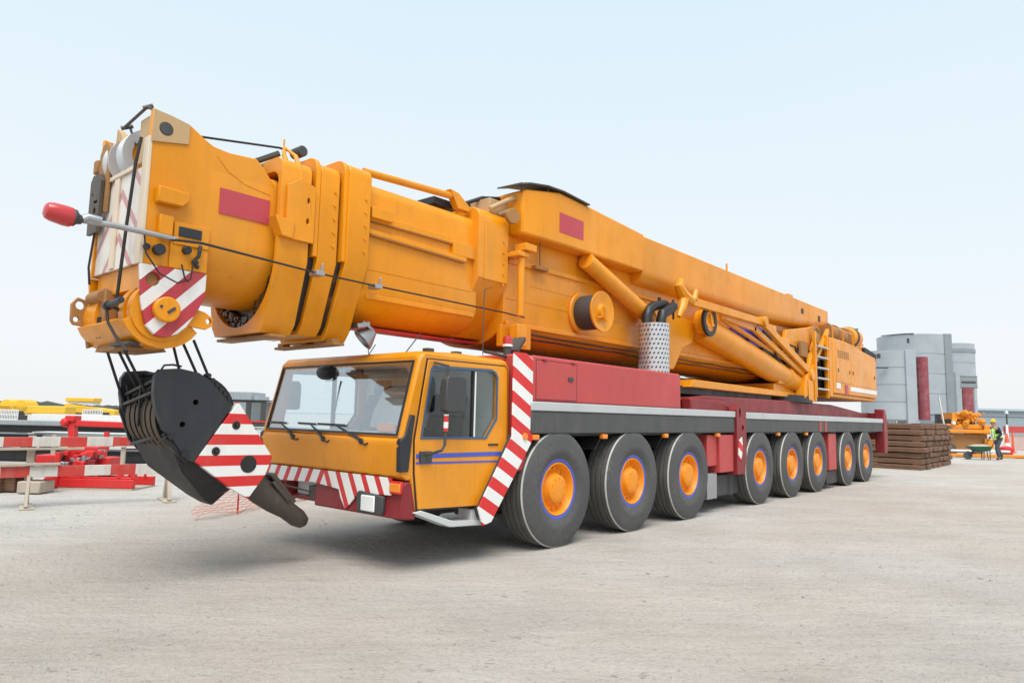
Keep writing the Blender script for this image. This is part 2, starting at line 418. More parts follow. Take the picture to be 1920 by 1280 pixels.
# loose stones on the hardstanding
gr = MB(); rnd = random.Random(3)
for i in range(3200):
    px = rnd.uniform(-60, 1980); d = 4.0+rnd.random()**2*14
    p = ground(px, d)
    if -1.9 < p.x < 1.9 and p.y > 4.5: continue
    r = rnd.uniform(.004, .012)*(1.9 if rnd.random() < .05 else 1)
    c = Vector((p.x, p.y, r*.3)); a = rnd.uniform(0, 6)
    n = 5; top = [c+Vector((math.cos(a+2*math.pi*k/n)*r*rnd.uniform(.4, .7), math.sin(a+2*math.pi*k/n)*r*rnd.uniform(.4, .7), r*rnd.uniform(.4, .7))) for k in range(n)]
    bot = [Vector((c.x+math.cos(a+2*math.pi*k/n)*r*rnd.uniform(.9, 1.3), c.y+math.sin(a+2*math.pi*k/n)*r*rnd.uniform(.9, 1.3), 0)) for k in range(n)]
    gr.loft([bot, top])
tag(gr.build('gravel', 'concrete', bevel=0), 'small loose stones scattered over the dusty ground', 'gravel', kind='stuff')

# =================================================================== MOBILE CRANE
CR = thing('mobile_crane', 'huge orange telescopic mobile crane on a red eight axle carrier', 'mobile crane', (0, 13.5, 0))

# ---- wheels
AXLES = [7.37, 9.25, 11.11, 14.31, 16.24, 18.07, 20.69, 22.57]
TR = .745
def make_wheel():
    w = bpy.data.objects.new('wheel', None); COL.objects.link(w); w.parent = CR; ORG[w] = (1.3, AXLES[0], TR)
    w.location = Vector((1.3, AXLES[0]-13.5, TR))*S
    t = MB()
    hw = .215
    prof = [(.37, -hw+.05), (.42, -hw+.01), (.55, -hw-.012), (.68, -hw+.004), (.722, -hw+.02), (.738, -hw+.05)]
    mis = [0]*5
    xs = [-.165, -.145, -.125, -.045, -.030, -.012, .012, .030, .045, .125, .145, .165]
    rs = [.745, .745, .722, .722, .745, .745, .745, .745, .722, .722, .745, .745]
    # circumferential grooves
    for x, r in [(-.15, .744), (-.105, .745), (-.098, .722), (-.078, .722), (-.071, .745), (-.018, .746), (-.011, .722), (.011, .722), (.018, .746), (.071, .745), (.078, .722), (.098, .722), (.105, .745), (.15, .744)]:
        prof.append((r, x)); mis.append(2)
    prof += [(.743, hw-.045), (.739, hw-.034), (.731, hw-.024), (.722, hw-.018), (.68, hw-.004), (.62, hw+.010), (.55, hw+.012), (.52, hw+.020), (.46, hw+.012), (.42, hw-.01), (.372, hw-.03)]
    mis += [0, 1, 1, 0, 0, 0, 0, 0, 0, 0, 0]
    t.lathe(prof, (0, 0, 0), (1, 0, 0), 72, mis)
    t.build('tyre', ['rubber', 'tyre_line', 'tread'], w, local=True, bevel=0, ang=40)
    r = MB()
    r.lathe([(.395, .145), (.395, .19), (.372, .195), (.352, .188), (.345, .180)], (0, 0, 0), (1, 0, 0), 48)
    r.mi = 1
    r.lathe([(.346, .176), (.340, .192), (.328, .192), (.318, .175), (.300, .110), (.285, .09), (.235, .085), (.215, .10), (.19, .16), (.18, .185), (.16, .195), (.09, .20), (0, .20)], (0, 0, 0), (1, 0, 0), 48)
    r.mi = 1
    r.disc_row((.085, 0, 0), (1, 0, 0), .262, 16, .016, .03)
    r.disc_row((.192, 0, 0), (1, 0, 0), .14, 10, .010, .014)
    r.build('rim', ['blueline', 'orange_rim'], w, local=True, bevel=0, ang=40)
    return w
w0 = make_wheel()
for i, y in enumerate(AXLES):
    for sx in (1, -1):
        o = w0 if (i == 0 and sx == 1) else copy_tree(w0, CR)
        o.location = Vector((1.285*sx, y-13.5, TR))*S
        o.rotation_euler = (random.uniform(0, 6), 0, 0 if sx > 0 else math.pi)
        o.name = 'wheel'

# ---- carrier chassis
c = MB()
c.box(-.55, .55, 5.2, 25, .75, 1.5); c.box(-1.35, 1.35, 6.9, 25, 1.42, 1.62)
for y in AXLES: c.box(-1.05, 1.05, y-.16, y+.16, .58, .86); c.box(-.95, -.75, y-.55, y+.55, .8, 1.2); c.box(.75, .95, y-.55, y+.55, .8, 1.2)
c.build('chassis_frame', 'black', CR, bevel=.02)
for a in AXLES[0:3]+AXLES[3:]:
    pass
# fascia boards under the deck edge
f = MB()
f.box(1.25, 1.492, 6.76, 13.02, 1.46, 1.748)
f.box(-1.492, -1.25, 6.76, 13.02, 1.46, 1.748)
f.build('side_skirt', 'skirt', CR, bevel=.02)
f = MB()
f.box(1.25, 1.492, 13.52, 24.6, 1.46, 1.728); f.box(-1.492, -1.25, 13.52, 24.6, 1.46, 1.728)
for y in (14.9, 17.0, 19.7, 20.4, 21.9, 23.4): f.box(1.40, 1.499, y, y+.05, 1.46, 1.727)
f.build('side_skirt', 'skirt', CR, bevel=.012)
f = MB(); f.box(1.2, 1.505, 6.76, 13.03, 1.752, 1.868); f.box(-1.505, -1.2, 6.76, 13.03, 1.752, 1.868); f.build('deck_edge', 'strip', CR, bevel=.012)
f = MB(); f.box(1.2, 1.505, 13.51, 24.62, 1.732, 1.862); f.box(-1.505, -1.2, 13.51, 24.62, 1.732, 1.862); f.build('deck_edge', 'strip', CR, bevel=.012)
f = MB(); f.box(-1.19, 1.19, 6.9, 24.6, 1.64, 1.79); f.build('deck_plate', 'grey', CR, bevel=0)
# curved mudguards between the rear axles
for y in (9.25, 11.11, 14.31, 16.24, 18.07, 20.69, 22.57, 7.37):
    f = MB(); pts = arc(y, TR, .84, .84, 35, 145, 10)
    pts2 = arc(y, TR, .815, .815, 145, 35, 10)
    pts = [(a, min(b, 1.44)) for a, b in pts]; pts2 = [(a, min(b, 1.415)) for a, b in pts2]
    f.prism(pts+pts2, 'x', .95, 1.24); f.build('mudguard', 'dark', CR, bevel=0)
for y in (6.80, 8.38, 10.2, 12.2, 15.3, 17.15):
    f = MB(); f.box(1.44, 1.512, y, y+.12, 1.385, 1.45); f.build('marker_lamp', 'lamp_amber', CR, bevel=.01)
for y in (18.2, 18.65):
    f = MB(); f.box(1.49, 1.503, y, y+.12, 1.47, 1.72); f.build('reflector', 'red', CR, bevel=0)

# red equipment housing with door, striped wrap-round corner
f = MB()
f.prism([(6.78, 1.872), (10.86, 1.872), (10.86, 2.43), (10.80, 2.46), (6.86, 2.46), (6.78, 2.43)], 'x', .55, 1.455)
f.prism([(6.78, 1.872), (10.86, 1.872), (10.86, 2.43), (10.80, 2.46), (6.86, 2.46), (6.78, 2.43)], 'x', -1.455, -.55)
f.prism([(6.5, 1.0), (6.77, 1.0), (6.77, 2.45), (6.5, 2.45)], 'x', -1.43, 1.43)
hb = f.build('equipment_housing', 'red', CR, bevel=.025)
for y in (7.02, 7.66):
    f = MB(); f.box(1.46, 1.475, y, y+.07, 2.395, 2.42); f.build('hinge', 'red_deep', CR, bevel=.004)
f = MB(); f.box(1.4, 1.4565, 6.885, 7.795, 1.885, 2.41); f.build('door_gap', 'red_deep', CR, bevel=0)
f = MB(); f.box(1.4, 1.463, 6.9, 7.78, 1.90, 2.395); d = f.build('housing_door', 'red', CR, bevel=.012)
h = MB(); h.box(1.463, 1.48, 7.58, 7.69, 2.16, 2.22); h.build('latch', 'dark', d, bevel=.008)
f = MB()
f.plate([(6.42, 2.465), (6.66, 2.465), (6.80, 2.40), (6.80, 1.36), (6.08, .45), (5.93, .42), (5.85, .62), (6.42, 1.43)], [], 'x', 1.462, 1.482)
f.build('warning_panel', 'st_panel', CR, bevel=.004)
f = MB(); f.cyl((1.482, 6.66, 1.43), (1.50, 6.66, 1.43), .045, .04, 14); f.build('reflector', 'lamp_amber', CR, bevel=0)
f = MB()
f.prism([(6.46, 1.45), (6.80, 1.45), (6.80, 1.30), (6.10, .50), (5.95, .50), (5.90, .62)], 'x', 1.0, 1.458); f.build('fender', 'dark', CR, bevel=.01)
for x0 in (-1.2, .75):
    f = MB(); f.box(x0, x0+.45, 10.95, 11.25, 1.87, 2.2); f.build('valve_block', 'steel', CR, bevel=.01)
f = MB(); f.tube([(1.3, 10.95, 1.87), (1.3, 10.95, 2.45), (1.3, 11.1, 2.45), (1.3, 11.1, 1.87)], .02)
f.build('grab_rail', 'steel', CR, bevel=0)

# front outriggers, red
f = MB()
f.plate([(13.04, .66), (13.40, .66), (13.50, 1.0), (13.50, 1.88), (13.32, 1.97), (13.12, 2.0), (13.04, 1.9)], [arc(13.2, 1.84, .045, .1, 0, 342, 18), arc(13.33, 1.55, .05, .06, 0, 342, 18)], 'x', 1.36, 1.525)
f.box(.6, 1.36, 13.1, 13.45, .75, 1.85)
f.build('outrigger', 'red_deep', CR, bevel=.012)
f = MB(); f.box(.9, 1.47, 12.38, 13.0, .72, 1.42); f.box(.7, 1.42, 11.95, 12.36, .85, 1.42); f.build('outrigger_box', 'red', CR, bevel=.015)
f = MB(); f.prism([(13.08, .98), (13.2, .92), (13.3, 1.15), (13.26, 1.38), (13.1, 1.3)], 'x', 1.526, 1.536); f.build('warning_plate', 'st_marker', CR, bevel=0)
f = MB(); f.box(1.2, 1.4, 12.0, 12.4, .25, .72); f.build('toolbox', 'steel', CR, bevel=.02)
f = MB(); f.box(.9, 1.3, 12.45, 13.6, .26, .66); f.cyl((1.25, 13.2, .25), (1.25, 13.2, .7), .1); f.build('outrigger_foot', 'dark', CR, bevel=.02)
f = MB(); f.box(.8, 1.44, 19.1, 19.75, .47, 1.42); f.build('support_leg', 'red', CR, bevel=.015)
f = MB(); f.box(.9, 1.40, 18.95, 19.85, .12, .46); f.build('support_foot', 'black', CR, bevel=.02)
f = MB()
f.plate([(24.64, .78), (24.95, .75), (25.12, 1.2), (25.05, 1.9), (24.85, 2.17), (24.64, 2.17)], [], 'x', 1.25, 1.525); f.box(-1.5, 1.24, 24.66, 25.0, 1.2, 2.05)
f.build('outrigger', 'red_deep', CR, bevel=.02)
# red deck body around the turntable
f = MB()
f.prism([(11.3, 1.80), (24.4, 1.80), (24.4, 2.0), (20.6, 2.2), (16.9, 2.2), (12.6, 2.16), (11.3, 2.06)], 'x', -1.15, 1.12)
f.prism([(11.5, 1.8), (13.0, 1.8), (13.35, 1.86), (12.9, 2.06), (11.5, 2.08)], 'x', 1.13, 1.34)
f.build('turntable_deck', 'red_deep', CR, bevel=.03)  # shade under the platform is put into the darker red
f = MB(); f.cyl((0, 18, 2.18), (0, 18, 2.36), 1.35, 1.3, 48); f.build('slewing_ring', 'black', CR, bevel=.01)
f = MB(); f.box(-.5, .25, 8.0, 15.5, 1.9, 2.56); f.build('sky_gap_fill', 'black', CR, bevel=.02)  # added black fill, blocks sky showing through under the boom
f = MB(); f.box(-.9, .9, 11.2, 16.6, 2.17, 2.33); f.build('dark_gap_fill', 'black', CR, bevel=.01)  # added black body standing in for the dark gap below the platform

# ---- superstructure
f = MB()
f.prism([(12.0, 2.30), (18.0, 2.30), (18.0, 2.43), (12.2, 2.45)], 'x', .3, 1.06); f.prism([(12.0, 2.30), (18.0, 2.30), (18.0, 2.43), (12.2, 2.45)], 'x', -1.06, -.3)
f.box(-1.0, 1.0, 16.5, 19.6, 2.37, 2.6)
f.build('slewing_platform', 'orange', CR, bevel=.015)
f = MB()
f.prism([(17.75, 2.22), (18.7, 2.22), (18.75, 2.55), (18.62, 2.92), (18.2, 3.0), (17.95, 2.85), (17.8, 2.5)], 'x', 1.06, 1.30)
f.box(1.3, 1.33, 18.0, 18.3, 2.25, 2.75); f.box(1.3, 1.33, 18.5, 18.6, 2.25, 2.75)
f.build('pivot_bracket', 'orange', CR, bevel=.012)
f = MB()
f.prism([(19.9, 2.50), (24.5, 2.50), (24.5, 3.80), (23.2, 3.88), (21.2, 4.02), (19.9, 4.02)], 'x', -1.38, 1.38)
f.box(-1.34, 1.34, 20.0, 24.45, 2.40, 2.497)
sh = f.build('engine_housing', 'orange', CR, bevel=.03)
f = MB(); f.box(1.36, 1.392, 20.15, 21.55, 2.82, 3.85); f.box(1.36, 1.39, 21.62, 24.42, 2.80, 3.72); f.build('side_panel', 'orange', sh, bevel=.01)
f = MB(); f.box(1.37, 1.394, 21.5, 24.45, 2.62, 2.74); f.build('white_band', 'white', sh, bevel=0)
f = MB(); f.box(1.37, 1.396, 20.15, 20.5, 2.64, 2.80); f.build('notice', 'white', sh, bevel=0)
f = MB(); f.box(1.37, 1.395, 20.95, 21.25, 2.52, 2.78); f.build('red_notice', 'red', sh, bevel=0)
# ladder at the front corner of the housing
f = MB()
f.box(1.20, 1.36, 19.66, 19.9, 2.4, 4.0)
ld = f.build('ladder', 'orange', CR, bevel=.008)
for y in (18.55, 19.55):
    f = MB(); f.box(1.26, 1.34, y, y+.1, 2.35, 4.05); f.build('ladder_rail', 'orange', ld, bevel=.008)
for z in (2.55, 2.83, 3.1, 3.38, 3.66):
    f = MB(); f.box(1.23, 1.38, 18.66, 19.54, z, z+.035); f.build('rung', 'strip', ld, bevel=0)
f = MB(); f.box(-.9, 1.15, 18.9, 19.85, 2.62, 3.4); f.build('machinery', 'black', CR, bevel=.02)
f = MB(); f.box(.5, 1.1, 15.6, 17.0, 2.95, 3.5); f.build('machinery', 'black', CR, bevel=.02)
f = MB(); f.box(.76, 1.06, 14.9, 16.3, 3.36, 3.82); f.cyl((.9, 14.9, 3.6), (.9, 14.4, 3.6), .14); f.build('hydraulic_motor', 'blue', CR, bevel=.02)
# boom foot cheek with pin
for x0, x1 in ((.98, 1.08), (-1.08, -.98)):
    f = MB(); f.prism([(16.6, 2.6), (19.5, 2.6), (19.75, 3.6), (19.9, 4.1), (19.5, 4.32), (19.0, 4.22), (17.2, 3.95)], 'x', x0, x1); f.build('boom_cheek', 'orange', CR, bevel=.015)
f = MB(); f.lathe([(0, 0), (.38, 0), (.38, .07), (.30, .08), (.28, .05), (.16, .05), (.15, .12), (0, .12)], (1.08, 19.3, 3.92), (1, 0, 0), 28); f.build('pivot_pin', 'brown', CR, bevel=.004)
for k, (x, y, z, w, l, h) in enumerate(((1.10, 16.6, 3.35, .10, .45, .35), (1.10, 17.25, 3.15, .12, .4, .25), (1.12, 17.9, 3.35, .08, .5, .4), (1.12, 18.9, 3.3, .1, .35, .3), (1.0, 15.9, 3.75, .12, .5, .2))):
    f = MB(); f.box(x, x+w, y, y+l, z, z+h); f.build('valve_box', ('orange', 'black', 'brown', 'black', 'orange')[k], CR, bevel=.015)
for k in range(7):
    f = MB(); y0 = 15.6+k*.55; f.tube([(1.09, y0, 3.75-.05*k), (1.16, y0+.3, 3.55), (1.15, y0+.7, 3.2-.04*k), (1.12, y0+1.1, 2.95)], .026, 6); f.build('hydraulic_hose', 'black', CR, bevel=0)
f = MB()
for y in (20.2, 21.2, 22.2): f.cyl((1.3, y, 4.0), (1.3, y, 4.34), .018, seg=6)
f.tube([(1.3, 20.2, 4.34), (1.3, 22.2, 4.34)], .018, 6); f.build('hand_rail', 'orange', CR, bevel=0)
for k in range(6):
    f = MB(); f.box(1.391, 1.396, 20.3+k*.19, 20.42+k*.19, 3.5, 3.72); f.build('louvre', 'brown', sh, bevel=0)
for y in (20.3, 21.4, 21.75, 24.2):
    f = MB(); f.box(1.388, 1.402, y, y+.06, 3.1, 3.2); f.build('latch', 'black', sh, bevel=0)
# winch with wound rope at the tail
f = MB()
for i, (y0, y1, r) in enumerate([(21.2, 21.5, .30), (21.5, 22.1, .24), (22.1, 22.35, .30), (22.5, 23.0, .26), (23.1, 23.3, .32)]):
    f.cyl((.72, y0, 4.38), (.72, y1, 4.36), r, seg=22)
f.box(.35, 1.1, 20.6, 23.4, 4.0, 4.12)
f.build('winch', 'brown', CR, bevel=.012)
f = MB(); f.lathe([(0, 0), (.28, 0), (.33, .1), (.33, .75), (.2, .95), (0, 1.0)], (.8, 23.35, 4.42), (0, 1, 0), 24); f.prism([(23.6, 3.86), (24.3, 3.86), (24.7, 4.3), (23.5, 4.3)], 'x', .6, 1.0); f.build('tail_drum', 'orange', CR, bevel=.01)
f = MB(); f.lathe([(0, 0), (.345, 0), (.345, .22), (0, .22)], (.8, 23.5, 4.42), (0, 1, 0), 24); f.bar((.8, 24.3, 4.72), (.8, 24.6, 4.8), .14, .05); f.bar((1.0, 24.4, 4.05), (1.15, 25.2, 3.86), .2, .24); f.build('tail_fittings', 'black', CR, bevel=.01)
# support frame lying along the boom
f = MB()
f.bar((1.25, 11.6, 3.86), (1.25, 15.2, 3.88), .10, .15); f.bar((1.25, 15.1, 3.90), (1.25, 18.35, 2.95), .10, .16)
f.bar((1.18, 13.1, 3.78), (1.18, 14.9, 3.70), .08, .11); f.bar((1.18, 14.8, 3.72), (1.18, 18.2, 2.86), .08, .13)
f.bar((1.24, 18.3, 2.9), (1.24, 19.95, 4.22), .09, .12); f.bar((1.2, 18.25, 2.95), (1.2, 18.95, 3.75), .12, .2)
f.cyl((1.14, 15.15, 3.9), (1.36, 15.15, 3.9), .11, seg=16); f.cyl((1.1, 18.3, 2.9), (1.36, 18.3, 2.9), .14, seg=16)
f.build('support_frame', 'orange', CR, bevel=.01)
f = MB()
f.tube([(1.25, 11.7, 3.86), (1.25, 11.35, 3.92), (1.25, 11.2, 4.08), (1.25, 11.3, 4.2)], [.09, .12, .08, .05]); f.tube([(1.25, 11.4, 3.9), (1.3, 11.25, 3.7), (1.3, 11.1, 3.5)], [.1, .08, .04]); f.tube([(1.25, 11.8, 3.9), (1.25, 11.9, 4.1)], [.07, .04])
f.build('frame_claw', 'orange', CR, bevel=0)
# lifting cylinders
for sx in (1, -1):
    f = MB(); f.cyl((.92*sx, 12.7, 3.52), (.92*sx, 17.95, 2.70), .275, seg=28)
    f.lathe([(.275, 0), (.30, .02), (.30, .2), (.275, .22)], (.92*sx, 17.2, 2.817), (0, 5.25, -.82), 28)
    cy = f.build('lifting_cylinder', 'orange', CR, bevel=.01)
    f = MB(); f.tube([(1.08*sx, 13.3, 3.78), (1.08*sx, 18.1, 3.02)], .055, 10); f.build('hydraulic_line', 'orange', cy, bevel=0)
f = MB(); f.lathe([(.20, 0), (.29, 0), (.30, .03), (.29, .06), (.2, .06)], (1.16, 12.58, 3.60), (1, 0, 0), 32); f.build('pin_ring', 'black', CR, bevel=0)
f = MB(); f.lathe([(0, .02), (.235, .02), (.235, -.2), (0, -.2)], (1.18, 12.58, 3.60), (1, 0, 0), 32); f.bar((1.21, 12.55, 3.73), (1.21, 12.61, 3.50), .03, .07); f.bar((1.21, 12.45, 3.50), (1.21, 12.75, 3.54), .03, .05); f.build('cylinder_pin', 'orange', CR, bevel=.006)
f = MB(); f.plate([(11.1, 3.78), (12.7, 3.58), (12.55, 3.20), (12.12, 3.05), (11.75, 2.62), (10.95, 2.58)], [], 'x', .78, .86); f.build('gusset_plate', 'orange', CR, bevel=.012)
f = MB(); f.cyl((.92, 8.75, 4.12), (.92, 10.75, 3.46), .135, seg=22); f.build('brace_tube', 'orange', CR, bevel=.006)

# exhaust: perforated guard with two black bent pipes
f = MB(); f.lathe([(.245, 2.3), (.262, 2.3), (.262, 3.30), (.245, 3.30)], (1.15, 10.48, 0), (0, 0, 1), 40)
f.build('exhaust_guard', 'perf', CR, org=(1.15, 10.48, 0), bevel=0)
f = MB()
f.tube([(1.08, 10.36, 2.5), (1.08, 10.36, 3.42), (1.08, 10.42, 3.54), (1.08, 10.58, 3.63), (1.08, 10.78, 3.68), (1.08, 11.0, 3.72)], .085, 14)
f.tube([(1.22, 10.60, 2.5), (1.22, 10.60, 3.38), (1.22, 10.66, 3.50), (1.22, 10.85, 3.58), (1.22, 11.05, 3.68)], .09, 14)
f.cyl((1.08, 10.8, 3.6), (1.08, 10.8, 3.82), .03); f.cyl((1.22, 11.05, 3.45), (1.22, 11.05, 3.80), .02)
f.build('exhaust_pipe', 'black', CR, bevel=0)

# ---- telescopic boom
def sect(name, prof, y0, y1, mat='orange', bev=.012):
    m = MB(); m.prism(prof, 'y', y0, y1); return m.build(name, mat, CR, bevel=bev, ang=28)
sect('boom_section', oval(.612, 4.07, 3.30, 2.735, .13), 2.93, 3.80)                 # innermost
# collar A: an open ring with dark greasy sliding pads inside
inn = oval(.675, 4.14, 3.28, 2.545, .13)
m = MB(); m.plate(octo(.725, 4.28, 3.22, 2.47, .50, .12), [inn], 'y', 3.60, 3.95); collarA = m.build('boom_collar', 'orange', CR, bevel=0, ang=28)
m = MB(); m.prism(scalep(inn, 1.005, 0, 3.4), 'y', 3.72, 3.94)
rr = random.Random(5)
for k in range(260):
    a = R(rr.uniform(185, 355)); q_ = rr.uniform(.90, 1.06); q = (math.cos(a)*.635*q_, 3.28+math.sin(a)*.68*q_); s_ = rr.uniform(.010, .034)
    m.box(q[0]-s_, q[0]+s_, rr.uniform(3.62, 3.69), 3.73, q[1]-s_, q[1]+s_)
m.build('sliding_pad', 'grease', CR, bevel=.004)
sect('boom_gap', octo(.66, 4.20, 3.22, 2.54, .42), 3.94, 4.07, 'black', 0)
sect('boom_collar', octo(.740, 4.34, 3.26, 2.49, .46, .12), 4.06, 4.30)
sect('boom_gap', octo(.70, 4.28, 3.26, 2.52, .42), 4.29, 4.39, 'grease', 0)
sect('boom_collar', octo(.80, 4.42, 3.31, 2.46, .45, .12), 4.38, 4.68)
for (y, hw, zt, knee) in ((4.0, .74, 4.40, 3.3), (4.33, .775, 4.46, 3.3)):
    m = MB(); o_ = octo(hw, zt, knee, 2.6, .5, .16)
    m.plate([q for q in o_ if q[1] >= knee-.001], [[(-hw+.1, knee+.05), (hw-.1, knee+.05), (hw-.1, zt-.16), (-hw+.1, zt-.16)]], 'y', y, y+.055); m.build('stiffener', 'orange', CR, bevel=.008)
m = MB(); m.box(-.55, .58, 3.66, 3.84, 2.425, 2.455); m.build('collar_shoe', 'brown', CR, bevel=.006)
m = MB(); m.box(-.60, .62, 4.40, 4.54, 2.405, 2.435)
for x in (-.5, 0, .5): m.box(x-.06, x+.06, 4.42, 4.52, 2.435, 2.48)
m.build('collar_shoe', 'brown', CR, bevel=.006)
# side guard with a folded hood on the first collar
m = MB(); m.plate([(3.66, 3.42), (3.98, 3.42), (3.98, 4.02), (3.80, 4.08), (3.66, 3.98)], [arc(3.90, 3.86, .018, .035, 0, 340, 12), arc(3.90, 3.64, .018, .035, 0, 340, 12)], 'x', .735, .775)
m.prism([(3.52, 3.62), (3.74, 3.60), (3.72, 3.42), (3.60, 3.43)], 'x', .66, .80)
m.build('guard_plate', 'orange', CR, bevel=.01)
m = MB()
for dx in (0, .1):
    m.tube([(.68+dx*.4, 3.74+dx, 3.98), (.64+dx*.6, 3.72+dx, 4.2), (.54+dx*.6, 3.72+dx, 4.36), (.46, 3.76, 4.48)], [.022, .028, .024, .012], 6)
m.tube([(.46, 3.76, 4.44), (.46, 3.76, 4.56)], .009, 6); m.build('rope_guide', 'orange', CR, bevel=0)
m = MB(); m.cyl((.3, 3.98, 4.5), (.48, 3.98, 4.5), .06); m.bar((.1, 3.42, 4.22), (.4, 3.75, 4.42), .06, .05); m.box(.2, .5, 3.4, 3.52, 4.1, 4.2); m.build('rope_roller', 'dark', CR, bevel=.008)
sect('boom_section', oval(.69, 4.33, 3.06, 2.70, .16), 4.66, 6.55)
m = MB()   # stiffening rails along the outer section
m.prism([(4.70, 3.86), (6.36, 3.86), (6.36, 3.93), (4.70, 3.95)], 'x', .68, .73)
m.prism([(4.72, 3.70), (6.3, 3.66), (6.3, 3.72), (4.72, 3.76)], 'x', .68, .74)
m.box(.68, .79, 4.71, 5.02, 3.88, 4.01); m.box(.68, .74, 6.05, 6.45, 3.72, 3.90)
m.box(.66, .70, 4.75, 6.5, 2.96, 3.02)
m.build('boom_rail', 'orange', CR, bevel=.008)
m = MB(); m.prism([(4.72, 3.85), (6.34, 3.85), (6.34, 3.86), (4.72, 3.86)], 'x', .69, .728); m.prism([(4.74, 3.685), (6.28, 3.645), (6.28, 3.66), (4.74, 3.70)], 'x', .69, .736); m.build('rail_gap', 'brown', CR, bevel=0)
m = MB(); m.box(.05, .30, 4.7, 7.0, 2.668, 2.70); m.build('boom_keel', 'red_bright', CR, bevel=.006)
sect('boom_collar', octo(.80, 4.46, 3.50, 2.73, .36, .16), 6.45, 7.05)
m = MB(); m.box(.795, .812, 6.56, 7.03, 3.48, 4.28); m.build('collar_plate', 'orange', CR, bevel=.006)
sect('boom_section', oval(.74, 4.30, 3.04, 2.64, .14), 7.04, 19.9)
m = MB(); m.prism([(7.1, 3.80), (12, 3.84), (12, 3.90), (7.1, 3.88)], 'x', .72, .77); m.box(.72, .76, 7.1, 16, 2.92, 2.99)
m.box(.70, .78, 6.95, 7.6, 2.62, 2.92)
m.build('boom_rail', 'orange', CR, bevel=.008)
m = MB(); m.tube([(.60, 4.70, 4.45), (.60, 6.10, 4.53)], .045, 10); m.prism([(6.05, 4.60), (6.2, 4.58), (6.42, 4.44), (6.42, 4.38), (6.2, 4.38)], 'x', .55, .65); m.build('guy_rod', 'orange', CR, bevel=0)
m = MB(); m.box(-.1, .5, 5.9, 6.25, 4.40, 4.50); m.bar((.2, 6.3, 4.45), (.35, 7.3, 4.75), .12, .1); m.tube([(.4, 6.4, 4.5), (.5, 6.8, 4.7), (.55, 7.2, 4.78)], .03); m.build('top_fittings', 'blackblue', CR, bevel=.01)
m = MB(); m.box(.1, .7, 6.75, 7.25, 4.45, 4.66); m.tube([(.75, 6.7, 4.48), (.8, 7.0, 4.66), (.88, 7.25, 4.78)], .035); m.tube([(.72, 6.9, 4.45), (.85, 7.25, 4.62)], .03); m.build('rope_guide', 'tan', CR, bevel=.01)
m = MB(); m.lathe([(0, 0), (.095, 0), (.105, .03), (.105, .08), (0, .08)], (.88, 6.98, 4.40), (1, -.25, 0), 20); m.build('guide_pulley', 'brown', CR, bevel=.004)

# upper side boxes (folded guying frames), one each side of the boom
for sx in (1, -1):
    m = MB()
    P = lambda y, w0, w1, z0, z1: [(w1*sx, y, z0), (w1*sx, y, z1), (w0*sx, y, z1), (w0*sx, y, z0)]
    m.loft([P(7.12, .40, .97, 4.20, 4.81), P(7.18, .40, 1.0, 4.19, 4.83), P(7.95, .40, 1.0, 4.21, 4.99), P(8.75, .40, 1.0, 4.22, 4.965), P(10.40, .40, 1.0, 4.22, 4.885)])
    m.build('guy_frame', 'orange', CR, bevel=.03)
    m = MB()
    secs = []
    for y, zb in ((10.39, 4.04), (13.3, 4.04), (16.0, 4.06), (18.8, 4.18), (20.9, 4.46)):
        zt = 4.855+(y-10.4)*.004; rad = min(.24, (zt-zb)*.4)
        pts = arc(.99-rad, zb+rad, rad, rad, -90, 0, 7)
        secs.append([(q[0]*sx, y, q[1]) for q in pts]+[(.99*sx, y, zt), (.4*sx, y, zt), (.4*sx, y, zb)])
    m.loft(secs); m.build('guy_frame_tail', 'orange', CR, bevel=.015)
m = MB()
m.box(.985, 1.004, 18.6, 18.75, 4.55, 4.68); m.build('slot', 'black', CR, bevel=0)
m = MB(); m.box(.985, 1.004, 20.0, 20.15, 4.5, 4.66); m.build('slot', 'black', CR, bevel=0)
m = MB(); m.cyl((.9, 14.1, 4.85), (.9, 14.1, 5.06), .02); m.build('eye_lug', 'orange', CR, bevel=0)
m = MB(); m.box(.8, .95, 17.8, 18.1, 4.86, 4.96); m.build('eye_lug', 'orange', CR, bevel=.005)
m = MB(); m.loft([[(.62, y, z-.005), (1.04, y, z-.02), (1.04, y, z), (.62, y, z+.015)] for y, z in ((6.98, 4.86), (7.22, 4.93), (7.62, 5.0), (8.0, 5.02), (8.68, 4.985))])
for y, z in ((7.1, 4.78), (7.7, 4.9), (8.6, 4.9)): m.cyl((.97, y, z), (.97, y, z+.13), .012, seg=6)
m.build('walkway_cover', 'greybrown', CR, bevel=0)
m = MB(); m.box(.99, 1.006, 7.95, 8.56, 4.39, 4.685); m.build('red_sticker', 'red_sticker', CR, bevel=0)
